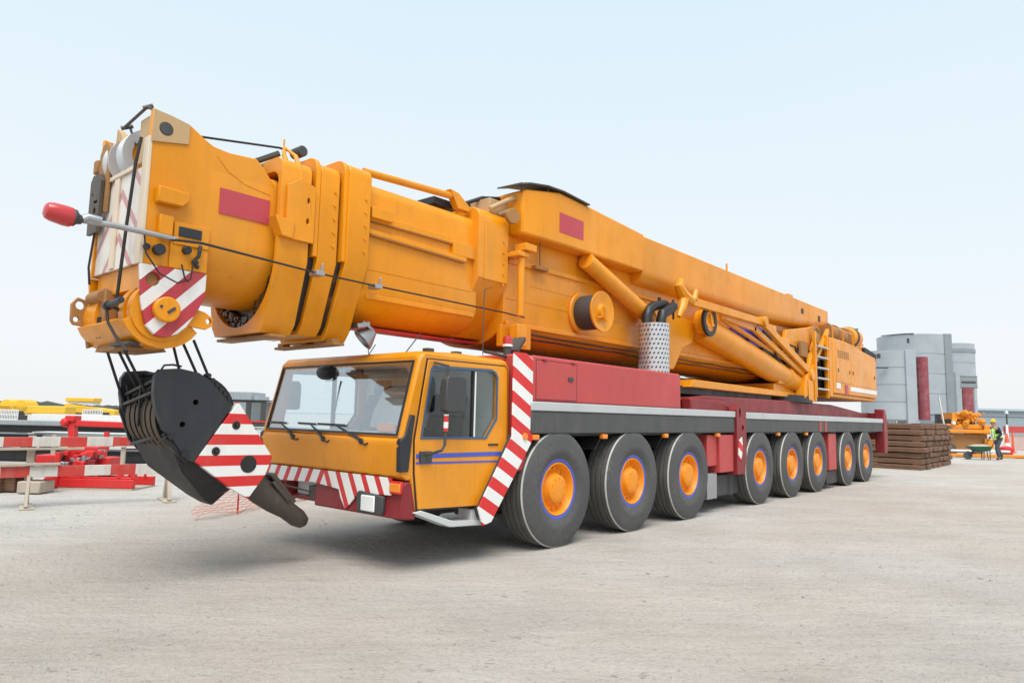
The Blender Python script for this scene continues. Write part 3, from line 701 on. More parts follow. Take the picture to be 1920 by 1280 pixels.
# hose reel on the boom side
rl = MB(); rl.lathe([(0, .74), (.33, .74), (.335, .78), (.32, .80), (.05, .80)], (0, 8.86, 3.31), (1, 0, 0), 32)
rl.lathe([(.03, 1.12), (.29, 1.12), (.315, 1.15), (.315, 1.175), (.29, 1.17), (.2, 1.145), (.12, 1.145), (.10, 1.2), (0, 1.2)], (0, 8.86, 3.31), (1, 0, 0), 36)
rl.bar((1.2, 8.86, 3.38), (1.2, 8.88, 3.16), .03, .06); rl.bar((1.18, 8.7, 3.2), (1.18, 9.0, 3.26), .03, .03)
reel = rl.build('hose_reel', 'orange', CR, bevel=.004)
rl = MB(); rl.lathe([(0, .8), (.26, .8), (.27, .83), (.27, 1.09), (.26, 1.12), (0, 1.12)], (0, 8.86, 3.31), (1, 0, 0), 32); rl.build('wound_hose', 'dark', reel, bevel=0)
m = MB(); m.cyl((.95, 7.15, 3.04), (.95, 7.15, 3.86), .05, seg=14); m.box(.8, 1.02, 7.02, 7.24, 3.86, 3.93); m.box(.85, 1.06, 7.12, 7.36, 3.95, 4.05); m.build('stow_post', 'orange', CR, bevel=.01)
sect('boom_gap', octo(.775, 4.40, 3.31, 2.50, .45, .12), 4.675, 4.692, 'black', 0)
sect('boom_gap', octo(.765, 4.43, 3.49, 2.76, .36, .16), 7.045, 7.062, 'black', 0)
# welded seams, hoses and bolt rows on the boom
m = MB(); m.tube([(.612, 2.98, 4.10), (.613, 3.10, 3.98), (.613, 3.28, 3.90), (.613, 3.55, 3.86)], .004, 6); m.build('weld_seam', 'orange', CR, bevel=0)
for z, y0, y1 in ((3.30, 4.70, 6.44), (3.30, 7.07, 16.0), (3.55, 7.6, 9.9)):
    m = MB(); m.tube([((.69 if y1 < 7 else .74)+.002, y0, z), ((.69 if y1 < 7 else .74)+.002, y1, z)], .004, 6); m.build('weld_seam', 'orange', CR, bevel=0)
for k, (z, x) in enumerate(((2.86, .72), (2.80, .68))):
    m = MB(); m.tube([(x+.03*math.sin(i*1.3+k), 7.4+i*.45, z-.02*abs(math.sin(i*.9+k))) for i in range(22)], .014, 6); m.build('hydraulic_hose', 'black', CR, bevel=0)
for y, x in ((4.18, .742), (4.55, .802), (6.75, .813)):
    for j, z in enumerate((3.45, 3.6, 3.75, 3.9, 4.05)):
        m = MB(); m.cyl((x-.004, y+(.18 if x > .81 else .06), z), (x+.014, y+(.18 if x > .81 else .06), z), .016, seg=6); m.build('bolt', 'orange', CR, bevel=0)
m = MB(); m.box(.78, .84, 7.02, 7.3, 3.935, 3.96); m.cyl((.8, 7.75, 3.85), (.8, 7.75, 4.2), .012); m.box(.74, .86, 7.6, 7.9, 3.80, 3.85); m.build('bracket', 'brown', CR, bevel=.005)

# ---- boom head
sidep = [(2.37, 4.36), (2.52, 4.345), (2.72, 4.31), (2.84, 4.235), (2.94, 4.185), (3.10, 4.17), (3.38, 4.195), (3.46, 4.13), (3.60, 3.97), (3.63, 3.90), (3.63, 3.34), (2.96, 3.34), (2.945, 2.94), (2.36, 2.94)]
m = MB(); m.plate(sidep, [], 'x', .56, .611); m.plate(sidep, [], 'x', -.611, -.56)
m.prism([(2.62, 3.0), (3.6, 3.2), (3.6, 3.9), (3.1, 3.95), (2.62, 3.7)], 'x', -.55, .55)
HD = m.build('boom_head', 'orange', CR, bevel=.008)
m = MB(); m.plate([(2.372, 4.355), (2.53, 4.34), (2.70, 4.31), (2.70, 4.12), (2.372, 4.05)], [circ(2.49, 4.20, .062, 20)], 'x', .616, .628); m.build('head_patch', 'tan', HD, bevel=.003)
m = MB(); m.cyl((.55, 2.49, 4.20), (.632, 2.49, 4.20), .058); m.build('sheave_axle', 'dark', HD, bevel=.004)
m = MB(); m.box(-.56, .555, 2.385, 2.42, 2.96, 3.86); m.build('front_plate', 'st_front', HD, bevel=.004)
m = MB(); m.box(.50, .617, 2.352, 2.384, 2.94, 4.1); m.box(-.56, .3, 2.36, 2.384, 3.86, 3.90); m.box(-.15, -.05, 2.362, 2.384, 2.97, 3.85); m.build('front_edge', 'cream', HD, bevel=.004)
m = MB(); m.prism([(2.385, 3.90), (2.75, 3.90), (2.70, 4.28), (2.55, 4.33), (2.385, 4.33)], 'x', .30, .55); m.build('cheek', 'tan', HD, bevel=.01)
for x in (-.30, .05):
    m = MB(); m.lathe([(.0, -.05), (.17, -.05), (.20, -.03), (.20, .03), (.17, .05), (0, .05)], (x, 2.58, 4.07), (1, 0, 0), 40); m.build('sheave', 'orange', HD, bevel=0)
    m = MB(); m.lathe([(.18, -.07), (.27, -.08), (.27, -.06), (.22, -.02), (.22, .02), (.27, .06), (.27, .08), (.18, .07), (.18, -.07)], (x, 2.58, 4.07), (1, 0, 0), 44); m.build('sheave_rim', 'strip', HD, bevel=0)
m = MB(); m.prism([(2.44, 3.88), (2.9, 3.88), (2.9, 4.1), (2.70, 4.3), (2.44, 4.3)], 'x', -.54, -.46); m.box(-.46, .56, 2.95, 3.1, 3.6, 4.1); m.build('inner_cheek', 'brown', HD, bevel=.008)
m = MB(); m.prism([(-.56, 3.93), (-.50, 3.60), (-.30, 3.55), (-.28, 4.20), (-.36, 4.28), (-.48, 4.28), (-.56, 4.18)], 'y', 2.34, 2.38); m.box(-.66, -.56, 2.32, 2.38, 4.0, 4.14); m.build('head_arm', 'brown', HD, bevel=.015)
m = MB(); m.prism([(-.34, 4.24), (-.16, 4.26), (-.20, 4.34), (-.32, 4.42)], 'y', 2.40, 2.46); m.build('horn', 'tan', HD, bevel=.006)
m = MB(); m.plate([(-.62, 3.36), (-.36, 3.36), (-.34, 3.88), (-.40, 3.95), (-.56, 3.96), (-.62, 3.90)], [[(-.50, 3.66), (-.40, 3.66), (-.40, 3.69), (-.50, 3.69)], circ(-.46, 3.58, .04, 10), circ(-.55, 3.76, .02, 8)], 'y', 2.30, 2.335); m.build('mast_bracket', 'greybrown', HD, bevel=.006)
m = MB(); m.tube([(.06, 2.34, 4.32), (.50, 2.36, 4.40)], .014, 8); m.tube([(.04, 2.31, 4.30), (.08, 2.40, 4.34)], .020, 8); m.tube([(.50, 2.36, 4.40), (.58, 2.42, 4.35)], .014, 8); m.tube([(.48, 2.33, 4.38), (.52, 2.40, 4.42)], .020, 8); m.tube([(.07, 2.38, 4.32), (.12, 2.42, 4.15)], .012, 6); m.build('rope_guard', 'greybrown', HD, bevel=0)
# details on the head side
m = MB(); m.prism([(2.44, 3.65), (2.72, 3.64), (2.72, 3.56), (2.66, 3.50), (2.44, 3.50)], 'x', .615, .70); m.build('junction_box', 'orange', HD, bevel=.012)
m = MB(); m.box(.615, .67, 2.48, 2.60, 3.22, 3.40); m.box(.615, .64, 2.62, 2.95, 3.16, 3.37); m.prism([(2.60, 2.94), (2.95, 2.94), (2.95, 3.18), (2.60, 3.18)], 'x', .615, .63); m.build('bracket_plate', 'orange', HD, bevel=.01)
m = MB(); m.box(.64, .652, 2.66, 2.87, 3.24, 3.33); m.build('window_panel', 'blackblue', HD, bevel=.004)
for y, z, r, x in ((2.50, 3.08, .05, .68), (2.40, 3.09, .028, .65), (2.74, 3.12, .038, .68), (2.83, 3.02, .022, .67)):
    m = MB(); m.cyl((.612, y, z), (x, y, z), r); m.build('fitting', 'blackblue', HD, bevel=.004)
m = MB(); m.tube([(.66, 2.86, 3.18), (.68, 2.84, 3.08), (.66, 2.80, 3.02), (.64, 2.86, 2.98)], .018); m.build('hose', 'blackblue', HD, bevel=0)
m = MB(); m.tube([(.66, 2.36, 3.20), (.68, 2.38, 3.02), (.69, 2.50, 2.86), (.69, 2.66, 2.80), (.68, 2.78, 2.85), (.67, 2.80, 3.0)], .008, 6); m.tube([(.66, 2.70, 2.98), (.68, 2.73, 2.85), (.67, 2.77, 2.83)], .008, 6); m.build('cable', 'black', HD, bevel=0)
m = MB(); m.box(.614, .622, 3.03, 3.55, 3.55, 3.80); m.build('red_sticker', 'red_sticker', HD, bevel=0)
# warning lamp on a stalk, and the wire back along the boom
m = MB(); m.tube([(.70, 2.62, 3.19), (.70, 2.1, 3.20), (.69, 1.86, 3.19)], [.022, .026, .024], 10); m.tube([(.70, 1.86, 3.19), (.70, 1.90, 3.22), (.70, 2.0, 3.215)], .035, 10)
stalk = m.build('lamp_stalk', 'steel', CR, bevel=0)
m = MB(); m.lathe([(0, 0), (.065, 0), (.080, .02), (.084, .06), (.076, .16), (.064, .195), (.04, .21), (0, .213)], (.70, 1.80, 3.19), (-.02, -1, .12), 24); m.build('warning_lamp', 'lamp_red', stalk, bevel=0)
m = MB(); m.lathe([(0, 0), (.035, 0), (.045, .03), (.070, .05), (.070, .075), (0, .075)], (.70, 1.86, 3.188), (-.02, -1, .12), 20); m.build('lamp_base', 'dark', stalk, bevel=0)
m = MB(); m.tube([(.70, 2.55, 3.18), (.75, 2.84, 3.19), (.82, 4.0, 3.11), (.85, 4.68, 3.09), (.85, 6.9, 3.07), (.82, 7.4, 3.06)], [.014]*2+[.011]*4, 6); m.build('wire', 'black', CR, bevel=0)
for y, z in ((4.02, 3.11), (4.78, 3.09)):
    m = MB(); m.box(.74, .88, y-.05, y+.05, z-.03, z+.02); m.tube([(.84, y+.03, z), (.86, y+.03, z+.1)], .015, 6); m.build('wire_clip', 'steel', CR, bevel=.004)
m = MB(); m.tube([(.25, 2.74, 4.34), (.3, 3.80, 4.52), (.35, 4.0, 4.5)], .013, 6); m.build('hoist_line', 'rope', CR, bevel=0)
# beak: striped cheeks round the lower sheaves
beak = [(2.355, 2.935), (2.95, 2.935), (2.95, 2.72), (2.90, 2.60), (2.80, 2.42), (2.72, 2.345), (2.62, 2.305), (2.52, 2.32), (2.44, 2.40), (2.39, 2.60)]
m = MB(); m.plate(beak, [circ(2.475, 2.81, .062, 18)], 'x', .595, .632); m.build('beak_plate', 'st_beak', CR, bevel=.005)
m = MB(); m.plate(beak, [], 'x', -.632, -.595); m.cyl((-.6, 2.60, 2.54), (.6, 2.60, 2.54), .085)
m.lathe([(0, 0), (.27, 0), (.27, .12), (.20, .12), (.20, .2), (.27, .2), (.27, .3), (0, .3)], (.28, 2.60, 2.54), (1, 0, 0), 36); m.lathe([(.0, 0), (.30, 0), (.30, .3), (0, .3)], (-.56, 2.62, 2.54), (1, 0, 0), 36)
m.prism(arc(2.62, 2.55, .36, .34, 200, 330, 10)+[(2.85, 2.46), (2.62, 2.36), (2.42, 2.5)], 'x', -.58, .56)
m.plate([(2.80, 2.62), (2.98, 2.58), (3.06, 2.53), (3.06, 2.46), (3.0, 2.42), (2.78, 2.44)], [circ(3.02, 2.50, .028, 14)], 'x', .54, .59)
m.box(-.55, .575, 2.42, 2.9, 2.74, 2.96)
m.build('beak', 'orange', CR, bevel=.008)
m = MB(); m.lathe([(0, 0), (.115, 0), (.115, .05), (.105, .06), (0, .06)], (.632, 2.60, 2.55), (1, 0, 0), 28); m.build('beak_pin', 'orange', CR, bevel=.004)
m = MB(); m.bar((.694, 2.60, 2.52), (.694, 2.66, 2.57), .012, .025); m.cyl((.69, 2.54, 2.57), (.698, 2.54, 2.57), .014, seg=10); m.build('pin_lock', 'dark', CR, bevel=0)
m = MB(); m.plate([(2.215, 2.50), (2.21, 2.66), (2.26, 2.73), (2.36, 2.70), (2.47, 2.76), (2.52, 2.30), (2.38, 2.24), (2.34, 2.45), (2.24, 2.46)], [circ(2.285, 2.655, .042, 16), circ(2.26, 2.515, .028, 14)], 'x', -.60, -.55); m.build('lug_plate', 'brown', CR, bevel=.006)
m = MB(); m.prism([(2.36, 2.34), (2.48, 2.34), (2.48, 2.74), (2.36, 2.80)], 'x', -.55, -.14); m.cyl((-.5, 2.36, 2.72), (-.2, 2.36, 2.72), .06, seg=14); m.build('lug_block', 'brown', CR, bevel=.01)
m = MB(); m.prism([(2.40, 2.20), (2.78, 2.20), (2.72, 2.27), (2.44, 2.30)], 'x', -.42, .3); m.build('lower_lip', 'brown', CR, bevel=.008)
m = MB(); m.cyl((.575, 2.475, 2.81), (.592, 2.475, 2.81), .062, seg=18); m.build('hole_plug', 'brown', CR, bevel=0)
m = MB(); m.box(.05, .5, 2.36, 2.46, 2.23, 2.26); m.box(-.2, .4, 2.46, 2.66, 2.22, 2.30); m.build('rope_tray', 'greybrown', CR, bevel=.005)
m = MB(); m.cyl((.25, 2.25, 2.57), (.58, 2.25, 2.60), .028); m.cyl((.25, 2.25, 2.57), (.29, 2.25, 2.575), .042); m.bar((.30, 2.26, 2.57), (.30, 2.46, 2.5), .04, .03); m.build('guide_roller', 'blackblue', CR, bevel=.004)
m = MB(); m.tube([(.50, 2.33, 4.10), (.50, 2.30, 3.85), (.44, 2.29, 3.3), (.41, 2.27, 2.60)], .015, 8); m.build('hoist_line', 'rope', CR, bevel=0)
m = MB(); m.tube([(-.48, 2.33, 3.40), (-.50, 2.31, 3.03), (-.50, 2.33, 2.86)], .012, 6); m.build('hoist_line', 'rope', CR, bevel=0)
m = MB(); m.tube([(.28, 2.24, 2.55), (.31, 2.25, 2.42), (.42, 2.28, 2.30), (.58, 2.33, 2.16)], .013, 8); m.build('hoist_line', 'rope', CR, bevel=0)
for k in range(3):
    m = MB(); x = -.36+k*.05; m.tube([(x+.06, 2.352, 2.52), (x+.07, 2.35, 2.42), (x+.11, 2.36, 2.32)], .011, 6); m.build('hoist_line', 'rope', CR, bevel=0)
# falls of rope down to the hook block
for (x0, y0, z0, x1, y1, z1) in [(-.34, 2.46, 2.28, -.36, 2.68, 1.72), (-.12, 2.48, 2.26, -.12, 2.70, 1.86), (.12, 2.44, 2.26, .14, 2.68, 1.82), (.02, 2.95, 2.3, .06, 3.02, 2.02), (.18, 2.98, 2.3, .24, 3.10, 2.02), (.30, 3.02, 2.34, .34, 3.22, 1.9)]:
    m = MB(); m.tube([(x0, y0, z0), (x1, y1, z1), (x1, y1+.05, z1-.12)], .014, 8); m.build('hoist_rope', 'rope', CR, bevel=0)

# floodlight under the boom
m = MB(); m.lathe([(0, 0), (.05, 0), (.08, .05), (.13, .14), (.14, .17), (.125, .17), (.11, .14), (0, .12)], (.50, 5.02, 2.63), (-.25, -.55, -.55), 20); m.bar((.5, 5.0, 2.64), (.5, 4.85, 2.72), .05, .03); m.bar((.5, 4.92, 2.70), (.5, 4.75, 2.66), .12, .05)
m.build('floodlight', 'steel', CR, bevel=0)

# ---- driver's cab
CW = 1.38
cab_side = [(4.99, .66), (4.90, 1.05), (4.76, 1.42), (4.99, 2.27), (5.05, 2.345), (6.38, 2.335), (6.45, 2.27), (6.47, 1.35), (6.42, 1.20), (5.98, .62)]
win = [(5.01, 1.41), (6.04, 1.40), (6.23, 1.64), (6.23, 2.14), (6.19, 2.20), (6.12, 2.225), (5.16, 2.21), (5.13, 2.17)]
m = MB()
m.plate(cab_side, [win], 'x', CW-.06, CW); m.plate(cab_side, [win], 'x', -CW, -CW+.06)
# roof with a crown
rp = lambda y, z, w: [(-w, y, z-.10), (-w, y, z-.03), (-w+.07, y, z), (w-.07, y, z), (w, y, z-.03), (w, y, z-.10)]
m.loft([rp(4.975, 2.31, CW-.02), rp(5.03, 2.36, CW-.005), rp(5.6, 2.385, CW-.005), (rp(6.40, 2.37, CW-.005)), rp(6.46, 2.31, CW-.02)])
m.box(-CW+.06, CW-.06, 6.38, 6.44, .8, 2.27)                                   # rear wall
m.box(-CW+.06, CW-.06, 5.0, 6.4, .72, .80)                                     # floor
fp = [(4.79, 1.425), (4.745, 1.40), (4.735, 1.34), (4.80, 1.02), (4.86, .98), (4.92, .98), (4.92, 1.38)]
m.prism(fp, 'x', -CW+.005, CW-.005)
# windscreen frame, slanted
def scr(u, v, h):
    t = (v-1.42)/.91; return (u, 4.765+.225*t+h, v)
m.plate([(-CW+.012, 1.425), (CW-.012, 1.425), (CW-.012, 2.30), (-CW+.012, 2.30)], [[(-CW+.065, 1.455), (CW-.085, 1.455), (CW-.085, 2.245), (-CW+.065, 2.245)]], 'y', 0, .05, scr)
CAB = m.build('cab', 'orange', CR, bevel=.015)
m = MB(); m.plate([(-CW+.06, 1.45), (CW-.08, 1.45), (CW-.08, 2.25), (-CW+.06, 2.25)], [], 'y', .012, .018, scr); m.build('windscreen', 'glass', CAB, bevel=0)
m = MB(); m.plate([(-CW+.055, 1.44), (CW-.07, 1.44), (CW-.07, 2.26), (-CW+.055, 2.26)], [[(-CW+.075, 1.465), (CW-.105, 1.465), (CW-.105, 2.235), (-CW+.075, 2.235)]], 'y', -.008, .009, scr); m.build('windscreen_seal', 'blackblue', CAB, bevel=.003)
m = MB(); m.tube([(.02, 4.84, 1.50), (.04, 4.93, 2.05)], .010, 8); m.build('screen_rod', 'dark', CAB, bevel=0)
m = MB(); m.loft([arc3(.25, 5.6, 1.35, .5, .16), arc3(.25, 5.62, 1.7, .42, .15), arc3(.25, 5.66, 1.95, .30, .11), arc3(.25, 5.68, 2.02, .12, .06)]); m.build('white_coat', 'white', CAB, bevel=0, ang=80)
m = MB(); m.prism([(4.93, 1.2), (5.30, 1.2), (5.26, 1.40), (5.0, 1.47), (4.90, 1.44)], 'x', -1.28, 1.28); m.build('dashboard', 'pale', CAB, bevel=.02)
m = MB(); m.box(.75, 1.0, 4.93, 5.0, 1.475, 1.56); m.build('amber_card', 'lamp_amber', CAB, bevel=.01)
for x in (.62, -.72):
    m = MB(); m.box(x-.28, x+.28, 5.5, 6.05, 1.0, 1.22); m.prism([(5.95, 1.2), (6.12, 1.2), (6.26, 1.92), (6.12, 1.94)], 'x', x-.27, x+.27); m.prism([(6.10, 1.93), (6.22, 1.93), (6.24, 2.14), (6.14, 2.15)], 'x', x-.14, x+.14); m.build('seat', 'seat', CAB, bevel=.04)
m = MB(); m.lathe([(.20, -.015), (.225, -.015), (.225, .015), (.20, .015), (.20, -.015)], (.62, 5.38, 1.46), (0, -.5, .86), 28); m.cyl((.62, 5.38, 1.46), (.62, 5.25, 1.2), .03); m.bar((.42, 5.38, 1.46), (.82, 5.38, 1.46), .03, .03); m.build('steering_wheel', 'dark', CAB, bevel=0)
m = MB(); m.box(-CW+.065, CW-.065, 6.35, 6.378, .82, 2.25); m.build('rear_trim', 'cabin_in', CAB, bevel=0)
m = MB(); m.box(-CW+.061, -CW+.075, 5.0, 6.3, .82, 1.40); m.box(CW-.075, CW-.061, 5.0, 6.3, .82, 1.39); m.build('door_trim', 'cabin_in', CAB, bevel=0)
m = MB(); m.box(-CW+.07, CW-.07, 5.05, 6.36, 2.24, 2.258); m.build('headlining', 'cabin_in', CAB, bevel=0)
m = MB(); m.lathe([(0, -.1), (.07, -.1), (.09, -.05), (.09, .05), (.07, .1), (0, .1)], (-.28, 4.93, 2.16), (1, .1, 0), 16); m.box(-.05, .3, 5.03, 5.06, 2.12, 2.20); m.bar((-.2, 4.95, 2.2), (.0, 5.1, 2.24), .03, .03); m.build('interior_mirror', 'black', CAB, bevel=.005)
# wipers
for x, dx in ((-.62, -.42), (.02, -.40), (.74, -.62)):
    m = MB(); m.tube([(x, 4.745, 1.36), (x-.02, 4.73, 1.385), (x+dx*.55, 4.775, 1.46), (x+dx, 4.80, 1.54)], [.02, .018, .012, .008], 6)
    m.bar((x+dx*1.35-.1, 4.795, 1.535), (x+dx*.62, 4.79, 1.53), .01, .025); m.cyl((x, 4.72, 1.36), (x, 4.76, 1.37), .03); m.tube([(x, 4.735, 1.36), (x+.07, 4.73, 1.33), (x+.12, 4.73, 1.35)], .009, 6)
    m.build('wiper', 'blackblue', CAB, bevel=0)
# dark corner wind deflector
for sx in (1, -1):
    m = MB(); m.prism([(4.745, 1.07), (4.86, 1.07), (4.90, 1.45), (4.93, 1.66), (4.86, 1.67), (4.80, 1.45), (4.735, 1.40)], 'x', min(sx*(CW-.05), sx*(CW+.022)), max(sx*(CW-.05), sx*(CW+.022))); m.build('corner_deflector', 'blackblue', CAB, bevel=.01)
# door
door = [(5.01, .675), (4.955, 1.05), (4.94, 1.40), (5.09, 2.27), (6.36, 2.275), (6.40, 2.24), (6.42, 1.24), (5.985, .64)]
for sx in (1, -1):
    a0, a1 = sorted((sx*(CW+.003), sx*(CW+.018)))
    b0, b1 = sorted((sx*(CW+.0005), sx*(CW+.006)))
    m = MB(); m.plate([(4.992, .655), (4.935, 1.05), (4.922, 1.40), (5.074, 2.285), (6.37, 2.292), (6.418, 2.25), (6.438, 1.235), (5.995, .62)], [win], 'x', b0, b1); m.build('door_seal', 'black', CR, bevel=0)
    m = MB(); m.plate(door, [win], 'x', a0, a1); D = m.build('cab_door', 'orange', CR, bevel=.006)
    a0, a1 = sorted((sx*(CW+.012), sx*(CW+.026)))
    w2 = [(5.035, 1.435), (6.02, 1.425), (6.205, 1.655), (6.205, 2.12), (6.17, 2.175), (6.11, 2.197), (5.175, 2.18), (5.15, 2.15)]
    m = MB(); m.plate(win, [w2], 'x', a0, a1); m.build('window_seal', 'seal', D, bevel=.003)
    m = MB(); m.plate(w2, [], 'x', sx*(CW-.012), sx*(CW-.006)); m.build('side_window', 'glass_side', D, bevel=0)
    a0, a1 = sorted((sx*(CW-.02), sx*(CW+.014)))
    m = MB(); m.box(a0, a1, 5.80, 5.83, 1.42, 2.19); m.build('window_divider', 'black', D, bevel=0)
    m = MB(); m.box(a0, a1, 5.83, 5.855, 1.43, 2.185); m.build('window_edge', 'white', D, bevel=0)
    a0, a1 = sorted((sx*(CW+.018), sx*(CW+.034)))
    m = MB(); m.box(a0, a1, 6.08, 6.25, 1.325, 1.345); m.build('door_handle', 'black', D, bevel=.004)
    a0, a1 = sorted((sx*(CW+.018), sx*(CW+.0215)))
    m = MB(); m.prism([(4.955, 1.205), (6.41, 1.20), (6.41, 1.25), (4.955, 1.255)], 'x', a0, a1); m.prism([(4.955, 1.145), (6.36, 1.125), (6.37, 1.145), (4.955, 1.17)], 'x', a0, a1); m.build('blue_stripe', 'blueline', D, bevel=0)
    # mirror
    X = sx*1.62
    m = MB(); m.tube([(sx*1.40, 5.06, 1.24), (sx*1.5, 5.08, 1.26), (X, 5.12, 1.30), (X, 5.16, 1.36), (X, 5.17, 1.7), (X, 5.17, 2.2), (sx*1.41, 5.17, 2.24)], .016, 8); m.box(min(sx*1.398, sx*1.43), max(sx*1.398, sx*1.43), 5.0, 5.16, 1.16, 1.28)
    mir = m.build('side_mirror', 'dark', CR, bevel=0)
    m = MB(); m.prism([(5.12, 1.72), (5.15, 1.70), (5.39, 1.70), (5.42, 1.73), (5.42, 2.05), (5.38, 2.10), (5.15, 2.09), (5.12, 2.05)], 'x', min(X-.05, X+.05), max(X-.05, X+.05)); m.build('mirror_head', 'dark', mir, bevel=.015)
    m = MB(); m.cyl((X, 5.165, 1.50), (X, 5.168, 1.68), .026, seg=12); m.build('marker_rod', 'st_wand', mir, bevel=0)
# bumper
m = MB()
m.prism([(4.80, .60), (5.0, .58), (5.1, .95), (4.86, .97), (4.82, .93)], 'x', -CW+.01, -.85); m.prism([(4.80, .58), (5.0, .56), (5.1, .95), (4.86, .97), (4.82, .93)], 'x', -.2, CW-.01)
m.box(-1.3, 1.3, 4.98, 5.15, .6, .97); m.prism([(4.9, .60), (5.0, .60), (5.0, .66), (4.9, .66)], 'x', -.85, -.2)
BUM = m.build('bumper', 'red_deep', CR, bevel=.02)
m = MB()
fb = [(-1.36, 1.0), (-1.36, .83), (-1.22, .80), (-1.12, .66), (-1.04, .82), (-.2, .85), (.30, .81), (.34, .72), (.44, .60), (.58, .72), (.66, .80), (1.22, .82), (1.22, 1.0)]
m.plate(fb, [], 'y', 4.783, 4.797); m.build('warning_band', 'st_bumper', BUM, bevel=0)
m = MB(); m.prism([(4.80, .84), (4.76, .84), (4.77, .97), (4.82, .97)], 'x', 1.22, 1.385); m.build('indicator', 'red_bright', BUM, bevel=.01)
m = MB(); m.box(1.22, 1.39, 4.755, 4.77, .86, .95); m.build('indicator_lens', 'lamp_amber', BUM, bevel=.01)
for x in (.90, -1.12):
    m = MB(); m.prism([(x-.22, .60), (x+.20, .60), (x+.22, .64), (x+.22, .80), (x-.2, .83), (x-.24, .80)], 'y', 4.755, 4.81); h = m.build('headlight', 'dark', BUM, bevel=.015)
    m = MB(); m.box(x-.13, x+.10, 4.735, 4.757, .625, .795); m.build('reflector', 'lens_white', h, bevel=.02)
m = MB(); m.box(-.8, -.25, 4.96, 4.98, .66, .86); m.build('recess_plate', 'pale', BUM, bevel=0)
m = MB(); m.cyl((-.25, 4.86, .72), (-.25, 4.98, .72), .06); m.box(-.35, -.16, 4.82, 4.98, .64, .80); m.tube([(-.3, 4.84, .72), (-.45, 4.66, .78), (-.55, 4.58, .80)], .012, 6); m.tube([(-.3, 4.84, .70), (-.45, 4.6, .66), (-.62, 4.42, .70)], .008, 6); m.build('tow_coupling', 'greybrown', BUM, bevel=.008)
# step below the door
m = MB()
m.plate([(4.95, .64), (5.50, .44), (6.06, .41), (6.06, .47), (5.55, .50), (5.05, .66)], [], 'x', 1.20, 1.40); m.box(1.15, 1.36, 5.86, 6.04, .42, .60)
m.build('cab_step', 'pale', CR, bevel=.008)
m = MB(); m.prism([(5.1, .64), (5.95, .62), (6.1, .9), (5.1, .9)], 'x', -1.1, 1.1); m.box(-.9, .9, 5.3, 6.9, .5, 1.1); m.build('underbody', 'black', CR, bevel=.02)
# roof aerials, beacon
m = MB(); m.tube([(.14, 5.22, 2.52), (.2, 5.2, 2.38), (.32, 5.2, 2.5)], .006, 5); m.build('roof_aerial', 'dark', CR, bevel=0)
m = MB(); m.tube([(.75, 5.3, 2.38), (.9, 5.4, 2.62)], .007, 5); m.build('roof_aerial', 'dark', CR, bevel=0)
for y in (5.35, 5.8):
    m = MB(); m.box(1.05, 1.15, y-.05, y+.05, 2.38, 2.43); m.build('roof_fitting', 'dark', CR, bevel=.01)
m = MB(); m.tube([(1.25, 6.55, 2.40), (1.25, 6.56, 2.55)], .05, 12); m.tube([(1.28, 6.1, 2.45), (1.28, 6.5, 2.42)], .02); m.tube([(1.3, 6.05, 2.4), (1.3, 6.05, 3.2), (1.2, 6.3, 3.28)], .006, 5); m.bar((1.2, 6.7, 2.5), (1.0, 7.1, 2.72), .16, .05)
bp = m.build('beacon_post', 'dark', CR, bevel=0)
m = MB(); m.lathe([(0, 0), (.062, 0), (.062, .06), (.05, .10), (0, .12)], (1.25, 6.56, 2.58), (0, 0, 1), 18); m.build('beacon_lamp', 'lamp_red', bp, bevel=0)
m = MB(); m.lathe([(0, 0), (.064, 0), (.064, .03), (0, .03)], (1.25, 6.56, 2.55), (0, 0, 1), 18); m.build('beacon_ring', 'white', bp, bevel=0)
m = MB(); m.box(.85, 1.0, 7.05, 7.25, 2.62, 2.92); m.build('boom_rest', 'orange', CR, bevel=.01)

# =================================================================== HOOK BLOCK
HB = thing('hook_block', 'black hook block with red and white striped side plate hanging from the boom head', 'hook block', (0, 3.2, .38))
pl = [(2.64, 1.96), (2.68, 2.03), (2.86, 2.05), (3.04, 2.02), (3.17, 1.95), (3.27, 1.85), (3.40, 1.72), (3.05, 1.18), (2.98, 1.20), (2.84, 1.39), (2.75, 1.48), (2.67, 1.66), (2.64, 1.81)]
for sx in (1, -1):
    a0, a1 = sorted((sx*.36, sx*.42))
    m = MB(); m.plate(pl, [circ(3.03, 1.74, .028, 12), circ(2.92, 1.53, .028, 12)], 'x', a0, a1); m.build('cheek_plate', 'blackblue', HB, bevel=.008)
    sp_ = [(3.455, 1.757), (3.55, 1.63), (3.86, 1.20), (3.79, 1.02), (3.62, .80), (3.43, .91), (3.06, 1.185)]
    a0, a1 = sorted((sx*.365, sx*.425))
    m = MB(); m.plate(sp_, [], 'x', a0, a1); m.build('striped_plate', 'st_hook', HB, bevel=.004)
    for (y, z, r) in ((3.445, 1.525, .042), (3.255, 1.275, .042), (3.60, 1.14, .086)):
        m = MB(); m.cyl((sx*.34, y, z), (sx*.431, y, z), r, seg=22)
        if r < .05: m.cyl((sx*.431, y, z), (sx*.445, y, z), .014, seg=10)
        m.build('pin', 'black', HB, bevel=.003)
m = MB()
for x in (-.31, -.19, -.07, .05, .17, .29):
    m.lathe([(.0, -.035), (.35, -.035), (.385, -.045), (.35, 0), (.385, .045), (.35, .035), (0, .035)], (x, 3.085, 1.62), (1, 0, 0), 40)
m.build('block_sheaves', 'black', HB, bevel=0)
m = MB()
for x in (-.31, -.19, -.07, .05, .17, .29):
    for dx in (-.022, .022): m.tube([(x+dx, 3.085-math.cos(R(a))*.375, 1.62+math.sin(R(a))*.375) for a in range(-88, 60, 8)], .016, 6)
